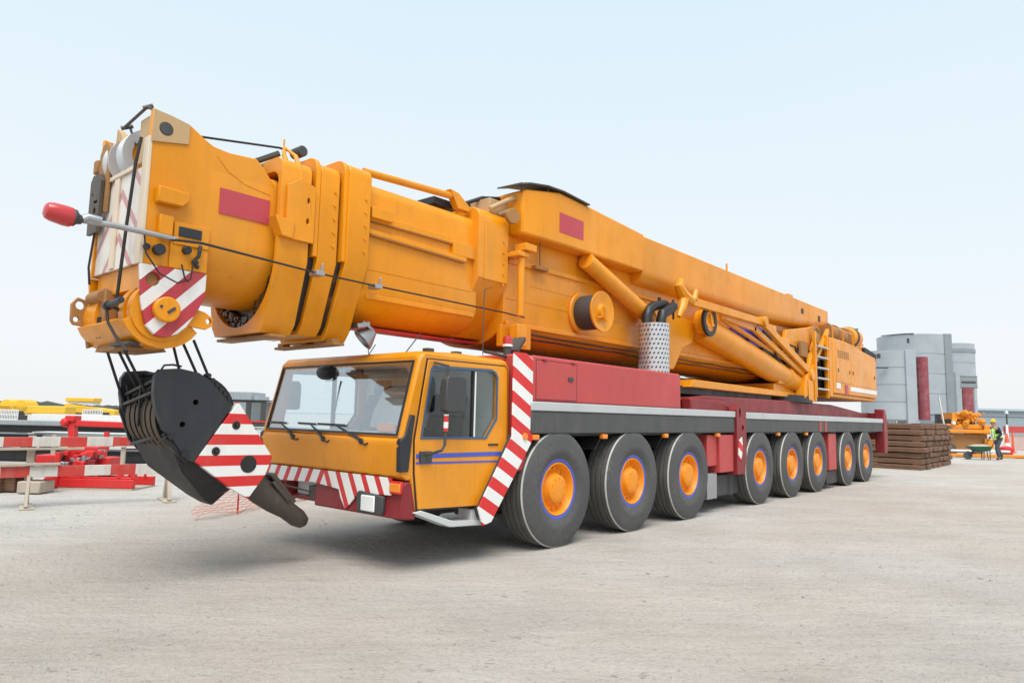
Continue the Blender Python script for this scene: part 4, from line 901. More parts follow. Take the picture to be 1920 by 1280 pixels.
m.build('reeved_rope', 'ropedrum', HB, bevel=0)
m = MB()
m.plate([(2.665, 1.87), (2.73, 1.98), (2.9, 2.03), (3.2, 1.93), (3.4, 1.7), (3.1, 1.2), (2.92, 1.2), (2.77, 1.36), (2.66, 1.64)], [], 'x', -.43, -.40)
for p0, p1 in [((-.40, 2.69, 1.79), (.37, 2.665, 1.93)), ((-.40, 2.69, 1.70), (.37, 2.66, 1.82)), ((-.40, 2.80, 1.32), (.40, 2.79, 1.44)), ((-.42, 2.86, 2.0), (.4, 2.86, 2.03))]: m.bar(p0, p1, .045, .03)
m.bar((-.30, 2.68, 1.90), (-.30, 2.80, 1.32), .04, .03); m.bar((.05, 2.67, 1.95), (.05, 2.67, 1.5), .022, .02); m.bar((-.15, 2.69, 1.76), (.30, 2.79, 1.42), .02, .02); m.bar((.38, 2.78, 1.42), (.38, 3.0, 1.18), .05, .05)
m.build('rope_cage', 'black', HB, bevel=.006)
m = MB()
m.loft([[(-.38, 2.80, 1.34), (.38, 2.84, 1.36), (.38, 3.12, 1.26), (-.38, 3.08, 1.30)],
        [(-.38, 2.95, 1.10), (.36, 2.98, 1.08), (.38, 3.32, 1.10), (-.38, 3.32, 1.12)],
        [(-.16, 3.26, .82), (.22, 3.28, .79), (.34, 3.60, .96), (-.30, 3.60, .98)],
        [(-.06, 3.38, .73), (.12, 3.40, .72), (.14, 3.54, .85), (-.10, 3.54, .85)]])
m.build('lower_housing', 'blacksteel', HB, bevel=.02)
m = MB()
m.box(-.34, .34, 3.2, 3.72, .98, 1.5); m.prism([(3.3, 1.5), (3.42, 1.7), (3.55, 1.55), (3.7, 1.3), (3.7, 1.0)], 'x', -.34, .34); m.build('block_core', 'black', HB, bevel=.02)
m = MB()
for k in range(6):
    t = k/7; m.cyl((.34, 3.14+.3*t, 2.0-.3*t), (.43, 3.14+.3*t, 2.0-.3*t), .022, seg=8)
m.tube([(.40, 2.70, 2.03), (.41, 2.72, 2.07), (.41, 2.80, 2.08), (.40, 2.88, 2.07)], .010, 6)
m.tube([(.40, 2.72, 1.36), (.43, 2.76, 1.40), (.43, 2.82, 1.33)], .012, 6); m.cyl((.38, 2.82, 1.42), (.44, 2.82, 1.42), .03); m.cyl((.38, 2.96, 1.26), (.44, 2.96, 1.26), .035)
m.build('edge_bolt', 'black', HB, bevel=0)
# lower hook nose reaching back under the bumper
m = MB()
def ns(y, z, w, h, tx=0):   # tilted section
    n_ = Vector((0, .62, .78)); u = Vector((1, 0, 0)); c0 = Vector((.10, y, z))
    return [tuple(c0+u*w*math.cos(a)+n_*h*math.sin(a)) for a in [2*math.pi*k/14 for k in range(14)]]
m.loft([ns(3.82, .90, .12, .13), ns(3.95, .82, .14, .145), ns(4.12, .70, .14, .13), ns(4.26, .60, .12, .10), ns(4.40, .50, .11, .10), ns(4.47, .45, .08, .075), ns(4.50, .425, .03, .03)])
m.build('hook', 'greybrown', HB, bevel=0)
m = MB(); m.prism([(3.98, 1.0), (4.04, 1.02), (4.32, .70), (4.26, .66)], 'x', .02, .20); m.prism([(3.98, .92), (4.02, .94), (4.22, .72), (4.18, .70)], 'x', .20, .25); m.build('safety_latch', 'greybrown', HB, bevel=.015)

# =================================================================== LEFT BACKGROUND
def plank_line(pa, pb, z, h, t, name, mat, parent, off=0.0):
    """board between two ground points of a thing's local frame (x along)"""
    m = MB(); m.box(pa, pb, off-t, off, z, z+h); return m.build(name, mat, parent, local=True, bevel=.006)
# barricade of two striped planks on trestle stands
p1, p2 = Vector((-6.70, 3.62, 0)), Vector((-6.24, 5.69, 0))
dv = (p2-p1); rz = math.atan2(dv.y, dv.x); Lb = dv.length
BA = thing('barricade', 'low barricade of red and white striped planks on two pale trestle stands', 'barricade', tuple(p1), rz)
plank_line(-.9, Lb+.15, .50, .18, .035, 'plank', 'st_plank', BA, -.07)
plank_line(-.9, Lb*.75, 1.0, .16, .035, 'plank', 'st_plank', BA, -.07)
plank_line(-.9, .75, .945, .04, .09, 'rail', 'wood_pale', BA, -.04); plank_line(-.9, .42, .69, .04, .12, 'rail', 'wood_pale', BA, -.04)
def stand(x):
    m = MB(); m.box(x-.055, x+.055, -.03, .06, .45, 1.18)
    m.bar((x, -.02, .55), (x-.02, -.34, .02), .13, .05, (1, 0, 0)); m.bar((x, .05, .55), (x+.02, .30, .02), .13, .05, (1, 0, 0)); m.box(x-.1, x+.1, -.40, .36, 0, .03)
    m.build('stand', 'wood_pale', BA, local=True, bevel=.008)
stand(0.0); stand(Lb)
# helper for boxes placed in the level frame of the view: x along RH, y away, z up
def place(name, label, cat, px, d, group=None): return thing(name, label, cat, tuple(ground(px, d)), ROTZ, group)
# stack of old timbers
d = 13.6; u = upx(d)
for i, (x0, x1, z0, z1, off, lab) in enumerate([(-70, 20, .02, .30, 0, 'short dark timber baulk under the left end of the plank stack'), (15, 54, .02, .33, .2, 'grey timber block standing under the middle of the plank stack'), (58, 100, .02, .24, 0, 'pale timber block on the ground beside the red base frame'), (-80, 112, .34, .50, .1, 'long weathered grey timber lying across the blocks behind the barricade')]):
    t = place('timber_baulk', lab, 'timber', (x0+x1)/2, d+off, 'old timbers behind the barricade')
    m = MB(); w = (x1-x0)*u/2; m.box(-w, w, -.22, .22, z0, z1); m.build('baulk', 'wood_pale' if i > 1 else 'timber', t, local=True, bevel=.02)
# red base frame
d = 14.6; u = upx(d)
t = place('base_skid', 'long low bright red steel base frame lying on the ground behind the barricade', 'steel frame', 187, d)
m = MB(); m.box(-80*u, 83*u, -.25, -.15, .04, .22); m.box(-80*u, 83*u, .55, .65, .04, .22); m.box(-80*u, 83*u, -.22, -.18, .22, .26); m.build('base_beam', 'red_bright', t, local=True, bevel=.012)
m = MB(); m.box(-75*u, 83*u, -.22, -.16, .36, .42); m.box(-75*u, 40*u, .5, .56, .36, .42); m.build('rail', 'red_bright', t, local=True, bevel=.01)
for x in (-57, -40, -12, 55, 80):
    m = MB(); m.box((x-4)*u, (x+4)*u, -.22, -.12, .22, .40); m.build('post', 'red_bright', t, local=True, bevel=.01)
m = MB(); m.box(-60*u, -52*u, -.3, -.23, .05, .75); m.build('upright', 'red_bright', t, local=True, bevel=.012)
for x in (-66, -30, 0, 22, 38, 68):
    m = MB(); m.box((x-1.5)*u, (x+1.5)*u, .5, .56, .22, .42); m.build('post', 'red_bright', t, local=True, bevel=.006)
for x in (-48, 8, 46):
    m = MB(); m.bar((x*u, -.17, .24), ((x+14)*u, -.17, .38), .03, .03); m.build('brace', 'red_bright', t, local=True, bevel=0)
m = MB(); m.box(-80*u, 83*u, -.26, .66, .0, .035); m.build('sole_plate', 'wood_pale', t, local=True, bevel=0)
# red drive unit resting on it
d = 15.0; u = upx(d); Z = lambda y: hgt(160, y, d)
t = place('red_machine', 'bright red machine part with round casings standing on the red base frame', 'machine part', 160, d)
m = MB(); m.box(-75*u, -20*u, -.2, .2, Z(872), Z(853)); m.box(0, 62*u, -.25, .2, Z(872), Z(855)); m.box(-25*u, 55*u, -.1, .3, .42, Z(870)); m.build('bed_beam', 'red_bright', t, local=True, bevel=.03)
m = MB(); m.lathe([(0, -.3), (.20, -.3), (.25, -.22), (.25, .1), (0, .1)], (-8*u, -.1, Z(856)), (0.2, -1, 0), 24); m.build('casing', 'red_bright', t, local=True, bevel=.01)
m = MB(); m.loft([[(-5*u, -.2, Z(850)), (-5*u, .2, Z(850)), (-5*u, .2, Z(836)), (-5*u, -.2, Z(836))], [(40*u, -.2, Z(846)), (40*u, .2, Z(846)), (40*u, .2, Z(835)), (40*u, -.2, Z(835))]]); m.tube([(38*u, -.1, Z(840)), (12*u, -.2, Z(852)), (-5*u, -.2, Z(862))], .07, 8); m.build('hopper', 'red_bright', t, local=True, bevel=.03)
rr = random.Random(21)
for k in range(16):
    x, z, w, h = rr.uniform(-30, 58)*u, Z(rr.uniform(870, 842)), rr.uniform(2, 7)*u, rr.uniform(2, 6)*u
    m = MB()
    if k % 3: m.box(x-w, x+w, -.42, -.30, z-h, z+h)
    else: m.cyl((x, -.45, z), (x, -.3, z), w, seg=12)
    m.build('casing', ('red_deep', 'red_bright', 'dark', 'red_bright', 'steel')[k % 5], t, local=True, bevel=.01)
m = MB(); m.box(-30*u, -22*u, -.2, .0, Z(855), Z(838)); m.build('yellow_box', 'yellow', t, local=True, bevel=.01)
m = MB(); m.tube([(-5*u, -.3, Z(858)), (20*u, -.32, Z(860)), (45*u, -.3, Z(852)), (52*u, -.2, Z(842))], .025, 6); m.cyl((20*u, -.3, Z(868)), (20*u, -.3, Z(852)), .06); m.cyl((48*u, -.3, Z(856)), (48*u, -.3, Z(840)), .05); m.build('pipework', 'steel', t, local=True, bevel=0)
# red jib with a knuckle
d = 16.5; u = upx(d); Z = lambda y: hgt(150, y, d)
t = place('red_jib', 'bright red folding jib arm with a ball joint rising behind the barricade', 'jib arm', 150, d)
m = MB(); m.bar((-2*u, 0, .3), (-14*u, 0, Z(792)), .16, .16, (0, 1, 0)); m.box(-8*u, 8*u, -.3, .3, 0, .4); m.build('post', 'red_bright', t, local=True, bevel=.02)
m = MB(); m.bar((-20*u, 0, Z(793)), (95*u, 0, Z(795)), .14, .15, (0, 1, 0)); m.box(-22*u, -4*u, -.14, .14, Z(790), Z(779)); m.build('arm', 'red_bright', t, local=True, bevel=.02)
m = MB(); m.lathe([(0, -.13), (.06, -.12), (.10, -.08), (.12, 0), (.10, .08), (.06, .12), (0, .13)], (-23*u, -.05, Z(792)), (0, 1, 0), 16); m.build('ball_joint', 'red_bright', t, local=True, bevel=0)
m = MB(); m.bar((50*u, 0, .5), (52*u, 0, Z(808)), .1, .08, (0, 1, 0)); m.box(46*u, 58*u, -.2, .2, 0, .5); m.build('stay', 'red_bright', t, local=True, bevel=.01)
# second striped plank far behind, black girders, grey slabs
d = 18.5; u = upx(d); Z = lambda y: hgt(150, y, d)
t = place('barricade', 'red and white striped plank barricade between the red machine and the black girders', 'barricade', 165, d)
m = MB(); m.box(-70*u, 75*u, -.03, .03, Z(836), Z(820)); m.build('plank', 'st_plank', t, local=True, bevel=.006)
for x in (-62, 68):
    m = MB(); m.box((x-4)*u, (x+4)*u, .031, .09, 0, Z(816)); m.box((x-9)*u, (x+9)*u, -.2, .3, 0, .05); m.build('stand', 'wood_pale', t, local=True, bevel=.008)
def girder(px0, px1, y0, y1, d, mat, label, depth=.6, flange=True, group='steel beams stacked across the yard', base=False):
    t = place('steel_beam', label, 'steel beam', (px0+px1)/2, d, group)
    u = upx(d); pm = (px0+px1)/2; z0, z1 = hgt(pm, y1, d), hgt(pm, y0, d); w = (px1-px0)*u/2
    m = MB()
    if base: z0 = 0
    m.box(-w, w, -.04, depth-.1, z0+.03, z1-.03)
    if flange: m.box(-w, w, -.14, depth, z0, z0+.03); m.box(-w, w, -.14, depth, z1-.03, z1)
    k = -w+.5
    m.build('web', mat, t, local=True, bevel=.006)
    if not base:
        for x in (-w*.8, w*.8):
            m = MB(); m.box(x-.15, x+.15, 0, depth-.15, 0, z0); m.build('bearer', 'timber', t, local=True, bevel=.01)
    return t
girder(-90, 300, 842, 866, 19.6, 'black', 'long black steel beam, lowest behind the striped barricade', base=False)
girder(-90, 66, 812, 822, 22.5, 'blackblue', 'short blue black beam end at the left edge of the picture', .5)
girder(-100, 330, 798, 812, 26, 'black', 'long black steel beam, uppermost behind the red jib arm')
girder(68, 260, 811, 838, 23.5, 'pale', 'pale grey flanged beam between the two black beams', .7)
girder(-100, 115, 786, 797, 29, 'grey', 'long mid grey slab behind the upper black beam', 1.2, False)
girder(60, 235, 776, 796, 31, 'white', 'long white panel stack below the yellow boom', 1.0, False)
# steel cage racks
d = 33; u = upx(d)
for (px, lab) in ((14, 'white wire cage rack full of dark parts near the left edge'), (172, 'white wire cage rack under the right yellow boom')):
    t = place('cage_rack', lab, 'rack', px, d, 'cage racks in the far yard'); z0, z1 = hgt(px, 786, d), hgt(px, 768, d)
    m = MB()
    for k in range(13):
        x = (-18+k*3)*u; m.box(x-.015, x+.015, -.02, .02, z0, z1)
    for z in (z0, (z0+z1)/2, z1): m.box(-18*u, 18*u, -.025, .025, z-.02, z+.02)
    m.box(-18*u, 18*u, -.02, .9, z0-.12, z0-.03)
    m.build('wire_frame', 'white', t, local=True, bevel=0)
    m = MB(); rr = random.Random(px)
    for k in range(14): x = rr.uniform(-16, 16)*u; m.box(x-.1, x+.12, .15, .7, z0-.03, z0+rr.uniform(.1, .42))
    m.build('stored_parts', 'dark', t, local=True, bevel=.01)
    m = MB(); m.box(-17*u, 17*u, .05, .85, 0, z0-.13); m.build('base', 'grey', t, local=True, bevel=0)
# yellow boom machines
d = 40; u = upx(d)
t = place('yellow_boom', 'long yellow boom with two round drums lying in the far left yard', 'crane boom', 60, d); Z = lambda y: hgt(60, y, d)
m = MB(); m.box(-90*u, 70*u, -.5, .5, Z(775), Z(760)); m.build('boom_beam', 'yellow', t, local=True, bevel=.05)
for x in (-40, -13):
    m = MB(); m.lathe([(0, -.5), (.40, -.5), (.42, -.4), (.42, .4), (0, .5)], (x*u, 0, Z(763)), (0, 1, 0), 28); m.build('drum', 'yellow', t, local=True, bevel=0)
m = MB(); m.box(-88*u, -60*u, -.4, .6, 0, Z(776)); m.box(40*u, 60*u, -.4, .6, 0, Z(776)); m.build('trestle', 'grey', t, local=True, bevel=.02)
t = place('yellow_boom', 'yellow crane boom with a raised flat box on top behind the red jib', 'crane boom', 170, d+3); u = upx(d+3); Z = lambda y: hgt(170, y, d+3)
m = MB(); m.loft([[(-42*u, -.5, Z(772)), (-42*u, .5, Z(772)), (-42*u, .5, Z(757)), (-42*u, -.5, Z(757))], [(50*u, -.4, Z(779)), (50*u, .4, Z(779)), (50*u, .4, Z(768)), (50*u, -.4, Z(768))]]); m.build('boom_beam', 'yellow', t, local=True, bevel=.04)
m = MB(); m.box(-42*u, 10*u, -.45, .45, Z(753.5), Z(746)); m.build('top_box', 'yellow', t, local=True, bevel=.03)
m = MB(); m.box(-38*u, 8*u, -.4, .4, Z(757.5), Z(753)); m.build('spacer', 'pale', t, local=True, bevel=0)
m = MB(); m.box(-36*u, -22*u, -.4, .5, 0, Z(771)); m.box(28*u, 42*u, -.4, .5, 0, Z(777)); m.build('trestle', 'grey', t, local=True, bevel=.02)
for x, lab in ((19, 'person in a dark coat standing beyond the yellow boom, nearer its box'), (31, 'person in a dark coat standing beyond the yellow boom, nearer the hook block')):
    pass
# site cabin with glazed front behind the hook block
d = 27; u = upx(d); Z = lambda y: hgt(460, y, d)
t = place('site_cabin', 'pale site cabin with dark framed windows behind the striped hook plate', 'site cabin', 458, d)
m = MB(); m.box(-34*u, 38*u, 0, 2.2, 0, Z(800)); m.box(-34*u, 38*u, .0, 2.2, Z(806), Z(799)); m.build('wall', 'pale', t, local=True, bevel=.01)
m = MB(); m.plate([(-34*u, Z(799)), (38*u, Z(799)), (38*u, Z(750)), (-34*u, Z(750))], [[(-30*u, Z(797)), (1*u, Z(797)), (1*u, Z(754)), (-30*u, Z(754))], [(10*u, Z(789)), (29*u, Z(789)), (29*u, Z(754)), (10*u, Z(754))]], 'y', 0, .08); m.box(-36*u, 40*u, -.05, 2.2, Z(750), Z(749)); m.build('window_frame', 'dark', t, local=True, bevel=0)
m = MB(); m.box(-34*u, 38*u, .05, .07, Z(798), Z(751)); m.build('window_glass', 'glass_side', t, local=True, bevel=0)
m = MB(); m.box(-34*u, 38*u, 1.9, 2.1, Z(799), Z(751)); m.build('rear_wall', 'pale', t, local=True, bevel=0)
m = MB(); m.box(10*u, 40*u, -.03, 0, Z(791), Z(788)); m.build('red_line', 'red_bright', t, local=True, bevel=0)
t = place('storage_container', 'pale grey storage container seen over the site cabin roof', 'container', 444, 40)
m = MB(); uu = upx(40); Z = lambda y: hgt(444, y, 40)
m.box(-22*uu, 22*uu, 0, 2.5, 0, Z(734)); m.box(22.2*uu, 30*uu, .5, 2.5, 0, Z(741))
for k in range(16): m.box((-22+k*2.75)*uu, (-22+k*2.75+1.3)*uu, -.04, -.001, .2, Z(735))
m.build('shell', 'silo', t, local=True, bevel=.01)
# orange safety net sagging on low pins
nb = thing('safety_net', 'torn orange plastic safety net sagging on a thin pin below the hook', 'safety net', (-3.94, 5.81, 0), math.atan2(2.1, -1.0))
m = MB(); rr = random.Random(11)
nx = 26
def netp(i, j): return Vector((-.9+i*3.1/nx, .10*math.sin(i*.7+j), .04+j*.055+.03*math.sin(i*.45)-.06*abs(math.sin(i*.3))*(j/6)))
for j in range(8):
    m.tube([netp(i, j) for i in range(nx+1)], .006, 4)
for i in range(0, nx+1):
    m.tube([netp(i, j) for j in range(8)], .004, 4)
m.build('mesh', 'net', nb, local=True, bevel=0)
m = MB(); m.cyl((0, -.05, 0), (0, -.05, .42), .014, seg=8); m.build('pin', 'red_bright', nb, local=True, bevel=0)
m = MB(); m.cyl((2.0, -.05, 0), (2.0, -.05, .45), .014, seg=8); m.build('pin', 'red_bright', nb, local=True, bevel=0)
# dark wooded hills far off on the left
m = MB(); rr = random.Random(4); d = 420; u = upx(d); secs = []
for k in range(0, 90):
    px = -420+k*7; base = ground(px, d)
    h = (hgt(px, 752, d) if px < 60 else hgt(px, 752+min((px-60)*.18, 9), d)) + rr.uniform(-1.0, 1.0)*1.1
    secs.append([tuple(base+Vector((0, 0, -1))), tuple(base+FH*4+Vector((0, 0, h*.7))), tuple(base+FH*14+Vector((0, 0, h))), tuple(base+FH*60+Vector((0, 0, -1)))])
m.loft(secs); tag(m.build('hills', 'hill', bevel=0, ang=80), 'low dark wooded hills along the left horizon', kind='structure')

# =================================================================== RIGHT BACKGROUND
# stack of timber mats, every layer a thing
zt = 0
rr = random.Random(9)
names = ['lowest', 'second from the bottom', 'third from the bottom', 'fourth from the bottom', 'fourth from the top', 'third from the top', 'second from the top', 'topmost']
for k in range(8):
    t = thing('timber_mat', 'brown weathered timber mat, %s of the stack behind the crane' % names[k], 'timber mat', (0, 33.2, zt), 0, 'timber mats in the stack behind the crane')
    m = MB(); h = .185
    x1 = 1.62+rr.uniform(-.10, .08); y0 = -3.1+rr.uniform(-.10, .06)
    for j in range(9):
        yb = y0+j*.72; m.box(-2.6, x1+rr.uniform(-.06, .04), yb, yb+.69, 0, h)
    m.build('boards', 'timber', t, local=True, bevel=.02)
    m = MB()
    for xx in (-2.3, -.2, x1-.35): m.box(xx, xx+.24, y0+.05, y0+6.3, h, h+.035)
    m.build('bearer', 'timber', t, local=True, bevel=.01)
    zt += h+.036
# steel tower sections
def LX(pc, d, px, y): return (at(px, 790, d+y)-ground(pc, d)).dot(RH)
def silo(px, d, top, hw, bot, label, red=None):
    u = upx(d); p = ground(px, d); t = thing('tower_section', label, 'tower section', tuple(p), ROTZ, 'steel tower sections behind the timber stack')
    z1, z0 = hgt(px, top, d), hgt(px, bot, d); r = hw*u
    m = MB(); prof = [(r-.06, z1), (r, z1)]
    zz = [z1-.02]
    for k in range(1, 4): zs = z1+(z0-z1)*k/4; prof += [(r, zs+.03), (r-.035, zs+.015), (r-.035, zs-.015), (r, zs-.03)]
    prof += [(r, z0), (r*.96, z0-.08), (r-.06, z0-.08), (r-.06, z1)]
    m.lathe(prof, (0, 0, 0), (0, 0, 1), 56); m.build('shell', 'silo', t, local=True, bevel=0)
    for k in range(8):
        m = MB(); a = 2*math.pi*k/8+.3; m.box(math.cos(a)*r*.86-.12, math.cos(a)*r*.86+.12, math.sin(a)*r*.86-.12, math.sin(a)*r*.86+.12, 0, z0-.08)
        m.build('support_leg', 'silo', t, local=True, bevel=0)
    return t, u, z0, z1, r
t, u, z0, z1, r = silo(1668, 46, 661, 47, 786, 'nearest grey tower section with upright duct, half hidden by the crane tail')
m = MB(); m.box(LX(1668, 46, 1703, -r-.1), LX(1668, 46, 1722, -r-.1), -r-.1, -r*.35, .3, z1+.03); m.build('duct', 'silo', t, local=True, bevel=.02)
m = MB(); m.lathe([(0, z0), (10*u, z0), (10*u, z1-.35), (9*u, z1-.32), (0, z1-.32)], (LX(1668, 46, 1733, -r*.5), -r*.5, 0), (0, 0, 1), 24); m.build('red_cover', 'red_faded', t, local=True, bevel=0)
m = MB(); m.box(LX(1668, 46, 1652, -r), LX(1668, 46, 1655, -r), -r-.03, -r+.25, z1-.55, z1-.25); m.build('fitting', 'dark', t, local=True, bevel=0)
m = MB(); m.box(LX(1668, 46, 1640, -r), LX(1668, 46, 1669, -r), -r-.05, -r+.15, z1-1.2, z1-1.12); m.build('fitting', 'dark', t, local=True, bevel=0)
m = MB(); m.box(LX(1668, 46, 1692, -r*.85), LX(1668, 46, 1701, -r*.85), -r*.9, -r*.60, z1-.5, z1-.02); m.build('rust_patch', 'tan', t, local=True, bevel=0)
t, u, z0, z1, r = silo(1718, 58, 633, 61, 776, 'tallest wide grey tower section in the middle of the group')
m = MB(); m.box(LX(1718, 58, 1776, -r*.9), LX(1718, 58, 1790, -r*.9), -r*.95, -r*.3, .3, z1+.05); m.build('duct', 'silo_dark', t, local=True, bevel=.02)
m = MB(); m.box(LX(1718, 58, 1707, -r), LX(1718, 58, 1711, -r), -r-.03, -r+.05, z1-.8, z1-.4); m.build('fitting', 'dark', t, local=True, bevel=0)
m = MB(); m.box(LX(1718, 58, 1762, -r*.8), LX(1718, 58, 1774, -r*.8), -r*.85, -r*.5, z1-.8, z1-.02); m.build('rust_patch', 'tan', t, local=True, bevel=0)
m = MB(); m.tube([(-66*u, -r*.2, z1+.02), (-45*u, -r*.7, z1+.04), (-30*u, -r*.9, z1+.03)], .04, 6); m.build('rim_rail', 'dark', t, local=True, bevel=0)
t, u, z0, z1, r = silo(1790, 70, 647, 37, 790, 'narrow darker grey tower section at the right of the group')
m = MB(); m.box(LX(1790, 70, 1795, -r), LX(1790, 70, 1805, -r), -r-.1, -r*.5, .3, hgt(1800, 700, 70)); m.build('duct', 'silo', t, local=True, bevel=.02)
m = MB(); m.lathe([(0, .3), (11*u, .3), (11*u, hgt(1800, 715, 70)), (0, hgt(1800, 715, 70))], (LX(1790, 70, 1814, -r*.9), -r*.9, 0), (0, 0, 1), 20); m.build('red_cover', 'red_faded', t, local=True, bevel=0)
m = MB(); m.lathe([(r+.02, z1-.9), (r+.06, z1-.9), (r+.06, z1-.55), (r+.02, z1-.55)], (0, 0, 0), (0, 0, 1), 40); m.build('top_band', 'silo_dark', t, local=True, bevel=0)
# sign on a pole
d = 50; u = upx(d); Z = lambda y: hgt(1829, y, d)
t = place('sign_post', 'grey rectangular sign board on a thin pole beside the tower sections', 'sign', 1829, d)
m = MB(); m.cyl((0, 0, 0), (0, 0, Z(710)), .05, seg=8); m.build('pole', 'grey', t, local=True, bevel=0)
m = MB(); m.box(-26*u, 6*u, -.08, -.05, Z(727), Z(706)); m.build('board', 'silo_dark', t, local=True, bevel=.01)
m = MB(); m.box(-26.5*u, 6.5*u, -.09, -.04, Z(706.5), Z(705.5)); m.box(-26.5*u, 6.5*u, -.09, -.04, Z(727.5), Z(726.5)); m.box(-24*u, 3*u, -.085, -.081, Z(719), Z(715)); m.build('board_edge', 'dark', t, local=True, bevel=0)
# orange machine with engine on top
d = 45; u = upx(d); Z = lambda y: hgt(1815, y, d)
t = place('orange_machine', 'orange trailer pump with a copper coloured engine on top beside the timber stack', 'machine', 1812, d)
m = MB(); m.box(-44*u, 44*u, -.3, 1.6, Z(812), Z(805)); m.box(-40*u, 26*u, -.2, 1.5, Z(804), Z(795)); m.box(28*u, 42*u, -.25, 1.2, Z(813), Z(796)); m.build('body', 'orange_bg', t, local=True, bevel=.05)
m = MB(); m.box(-42*u, 40*u, .1, 1.4, .15, Z(813)); m.build('skirt', 'brown', t, local=True, bevel=.03)
m = MB(); m.box(-50*u, -44*u, -.4, -.2, .1, Z(798)); m.box(30*u, 46*u, -.2, 0, .3, Z(822)); m.build('end_frame', 'orange_bg', t, local=True, bevel=.02)
m = MB(); m.bar((-47*u, -.3, Z(800)), (-55*u, -.3, Z(745)), .10, .05); m.build('white_lever', 'white', t, local=True, bevel=0)
m = MB(); rr = random.Random(2)
m.box(-26*u, 12*u, 0, 1.2, Z(786), Z(774))
for k in range(26):
    x = rr.uniform(-28, 30)*u; z = rr.uniform(Z(794), Z(774)); s_ = rr.uniform(.06, .2); m.lathe([(0, -s_), (s_*.8, -s_), (s_, 0), (s_*.8, s_), (0, s_)], (x, rr.uniform(-.3, .2), z), (rr.uniform(-1, 1), -1, rr.uniform(-1, 1)), 9)
m.build('engine', 'orange_bg', t, local=True, bevel=.01)
m = MB(); m.cyl((-30*u, -.25, Z(793)), (-30*u, -.4, Z(793)), .11, seg=16); m.build('white_cap', 'white', t, local=True, bevel=0)
m = MB(); m.box(-25*u, 20*u, .2, 1.0, Z(796), Z(786)); m.build('engine_bay', 'black', t, local=True, bevel=0)
m = MB()
for x in (-30, 24): m.lathe([(0, -.12), (.25, -.12), (.28, 0), (.25, .12), (0, .12)], (x*u, 0.0, .28), (0, 1, 0), 20)
m.build('wheel', 'rubber', t, local=True, bevel=0)
t = place('dark_panel', 'dark blue grey upright panel behind the orange pump', 'panel', 1772, 52)
m = MB(); uu = upx(52); m.box(-14*uu, 12*uu, 0, .3, .1, hgt(1772, 776, 52)); m.build('sheet', 'blackblue', t, local=True, bevel=.01)
# long orange and white beams on the ground
for (x0, x1, y0, y1, d, mat, lab) in [(1772, 2050, 851, 862, 38.5, 'orange_bg', 'long orange steel beam lying on the ground behind the wheelbarrow'), (1768, 1888, 843, 850, 40, 'white', 'white steel beam lying behind the orange beam')]:
    t = place('ground_beam', lab, 'steel beam', (x0+x1)/2, d); u = upx(d); w = (x1-x0)*u/2
    m = MB(); m.box(-w, w, -.15, .15, .03 if mat != 'white' else .26, hgt(1830, y0, d)); m.build('beam', mat, t, local=True, bevel=.02)
    m = MB()
    for k in range(3): m.box(-w*.8+k*w*.8-.2, -w*.8+k*w*.8+.2, -.25, .25, 0, .03 if mat != 'white' else .26)
    m.build('bearer', 'timber', t, local=True, bevel=.01)
# red topped barrier wall with pink base, lamp pole, cone, beach-ball red marker
d = 52; u = upx(d); Z = lambda y: hgt(1905, y, d)
t = place('site_barrier', 'pale pinkish site wall with a broad dark red board along its top', 'barrier', 1960, d)
m = MB(); m.box(-72*u, 100*u, 0, .25, 0, Z(816)); m.build('wall', 'pink', t, local=True, bevel=.01)
m = MB(); m.box(-76*u, 100*u, -.06, .2, Z(811), Z(799)); m.build('red_board', 'red', t, local=True, bevel=.01)
m = MB(); m.box(-76*u, 100*u, -.05, .2, Z(815.5), Z(811.2)); m.build('grey_rail', 'grey', t, local=True, bevel=0)
for x in (-74, -20, 40):
    m = MB(); m.box((x-2)*u, (x+2)*u, -.12, -.06, 0, Z(796)); m.build('post', 'white', t, local=True, bevel=0)
t = place('lamp_post', 'thin dark pole with a small white lamp behind the site barrier', 'lamp post', 1888, 60); uu = upx(60)
m = MB(); m.cyl((0, 0, 0), (0, 0, hgt(1888, 775, 60)), .06, seg=8); m.build('pole', 'dark', t, local=True, bevel=0)
m = MB(); m.lathe([(0, 0), (.12, .02), (.14, .12), (.1, .25), (0, .28)], (0, 0, hgt(1888, 776, 60)), (0, 0, 1), 12); m.build('lamp_head', 'white', t, local=True, bevel=0)
d = 46; u = upx(d)
t = place('traffic_cone', 'pale orange traffic cone just right of the worker', 'traffic cone', 1886, d)
m = MB(); h = hgt(1886, 812, d); m.lathe([(0, .05), (.26, .05), (.05, h), (0, h)], (0, 0, 0), (0, 0, 1), 18); m.box(-.34, .34, -.34, .34, 0, .05); m.build('cone', 'cone', t, local=True, bevel=0)
m = MB(); m.lathe([(.205, h*.30), (.155, h*.52), (.15, h*.52), (.2, h*.30)], (0, 0, 0), (0, 0, 1), 18); m.build('band', 'white', t, local=True, bevel=0)
t = place('red_bucket', 'round red tub sitting on the ground at the foot of the cone', 'tub', 1884, 43.5)
m = MB(); h = .5; m.lathe([(0, 0), (.30, 0), (.42, .3), (.40, .42), (.2, .52), (0, .54)], (0, 0, 0), (0, 0, 1), 22); m.build('tub', 'red_bright', t, local=True, bevel=0)
t = place('red_post', 'slim pinkish red marker post in front of the site wall', 'marker post', 1897, 48)
m = MB(); m.cyl((0, 0, .02), (0, 0, hgt(1897, 810, 48)), .09, .05, seg=10); m.cyl((0, 0, 0), (0, 0, .05), .2); m.build('post', 'cone', t, local=True, bevel=0)
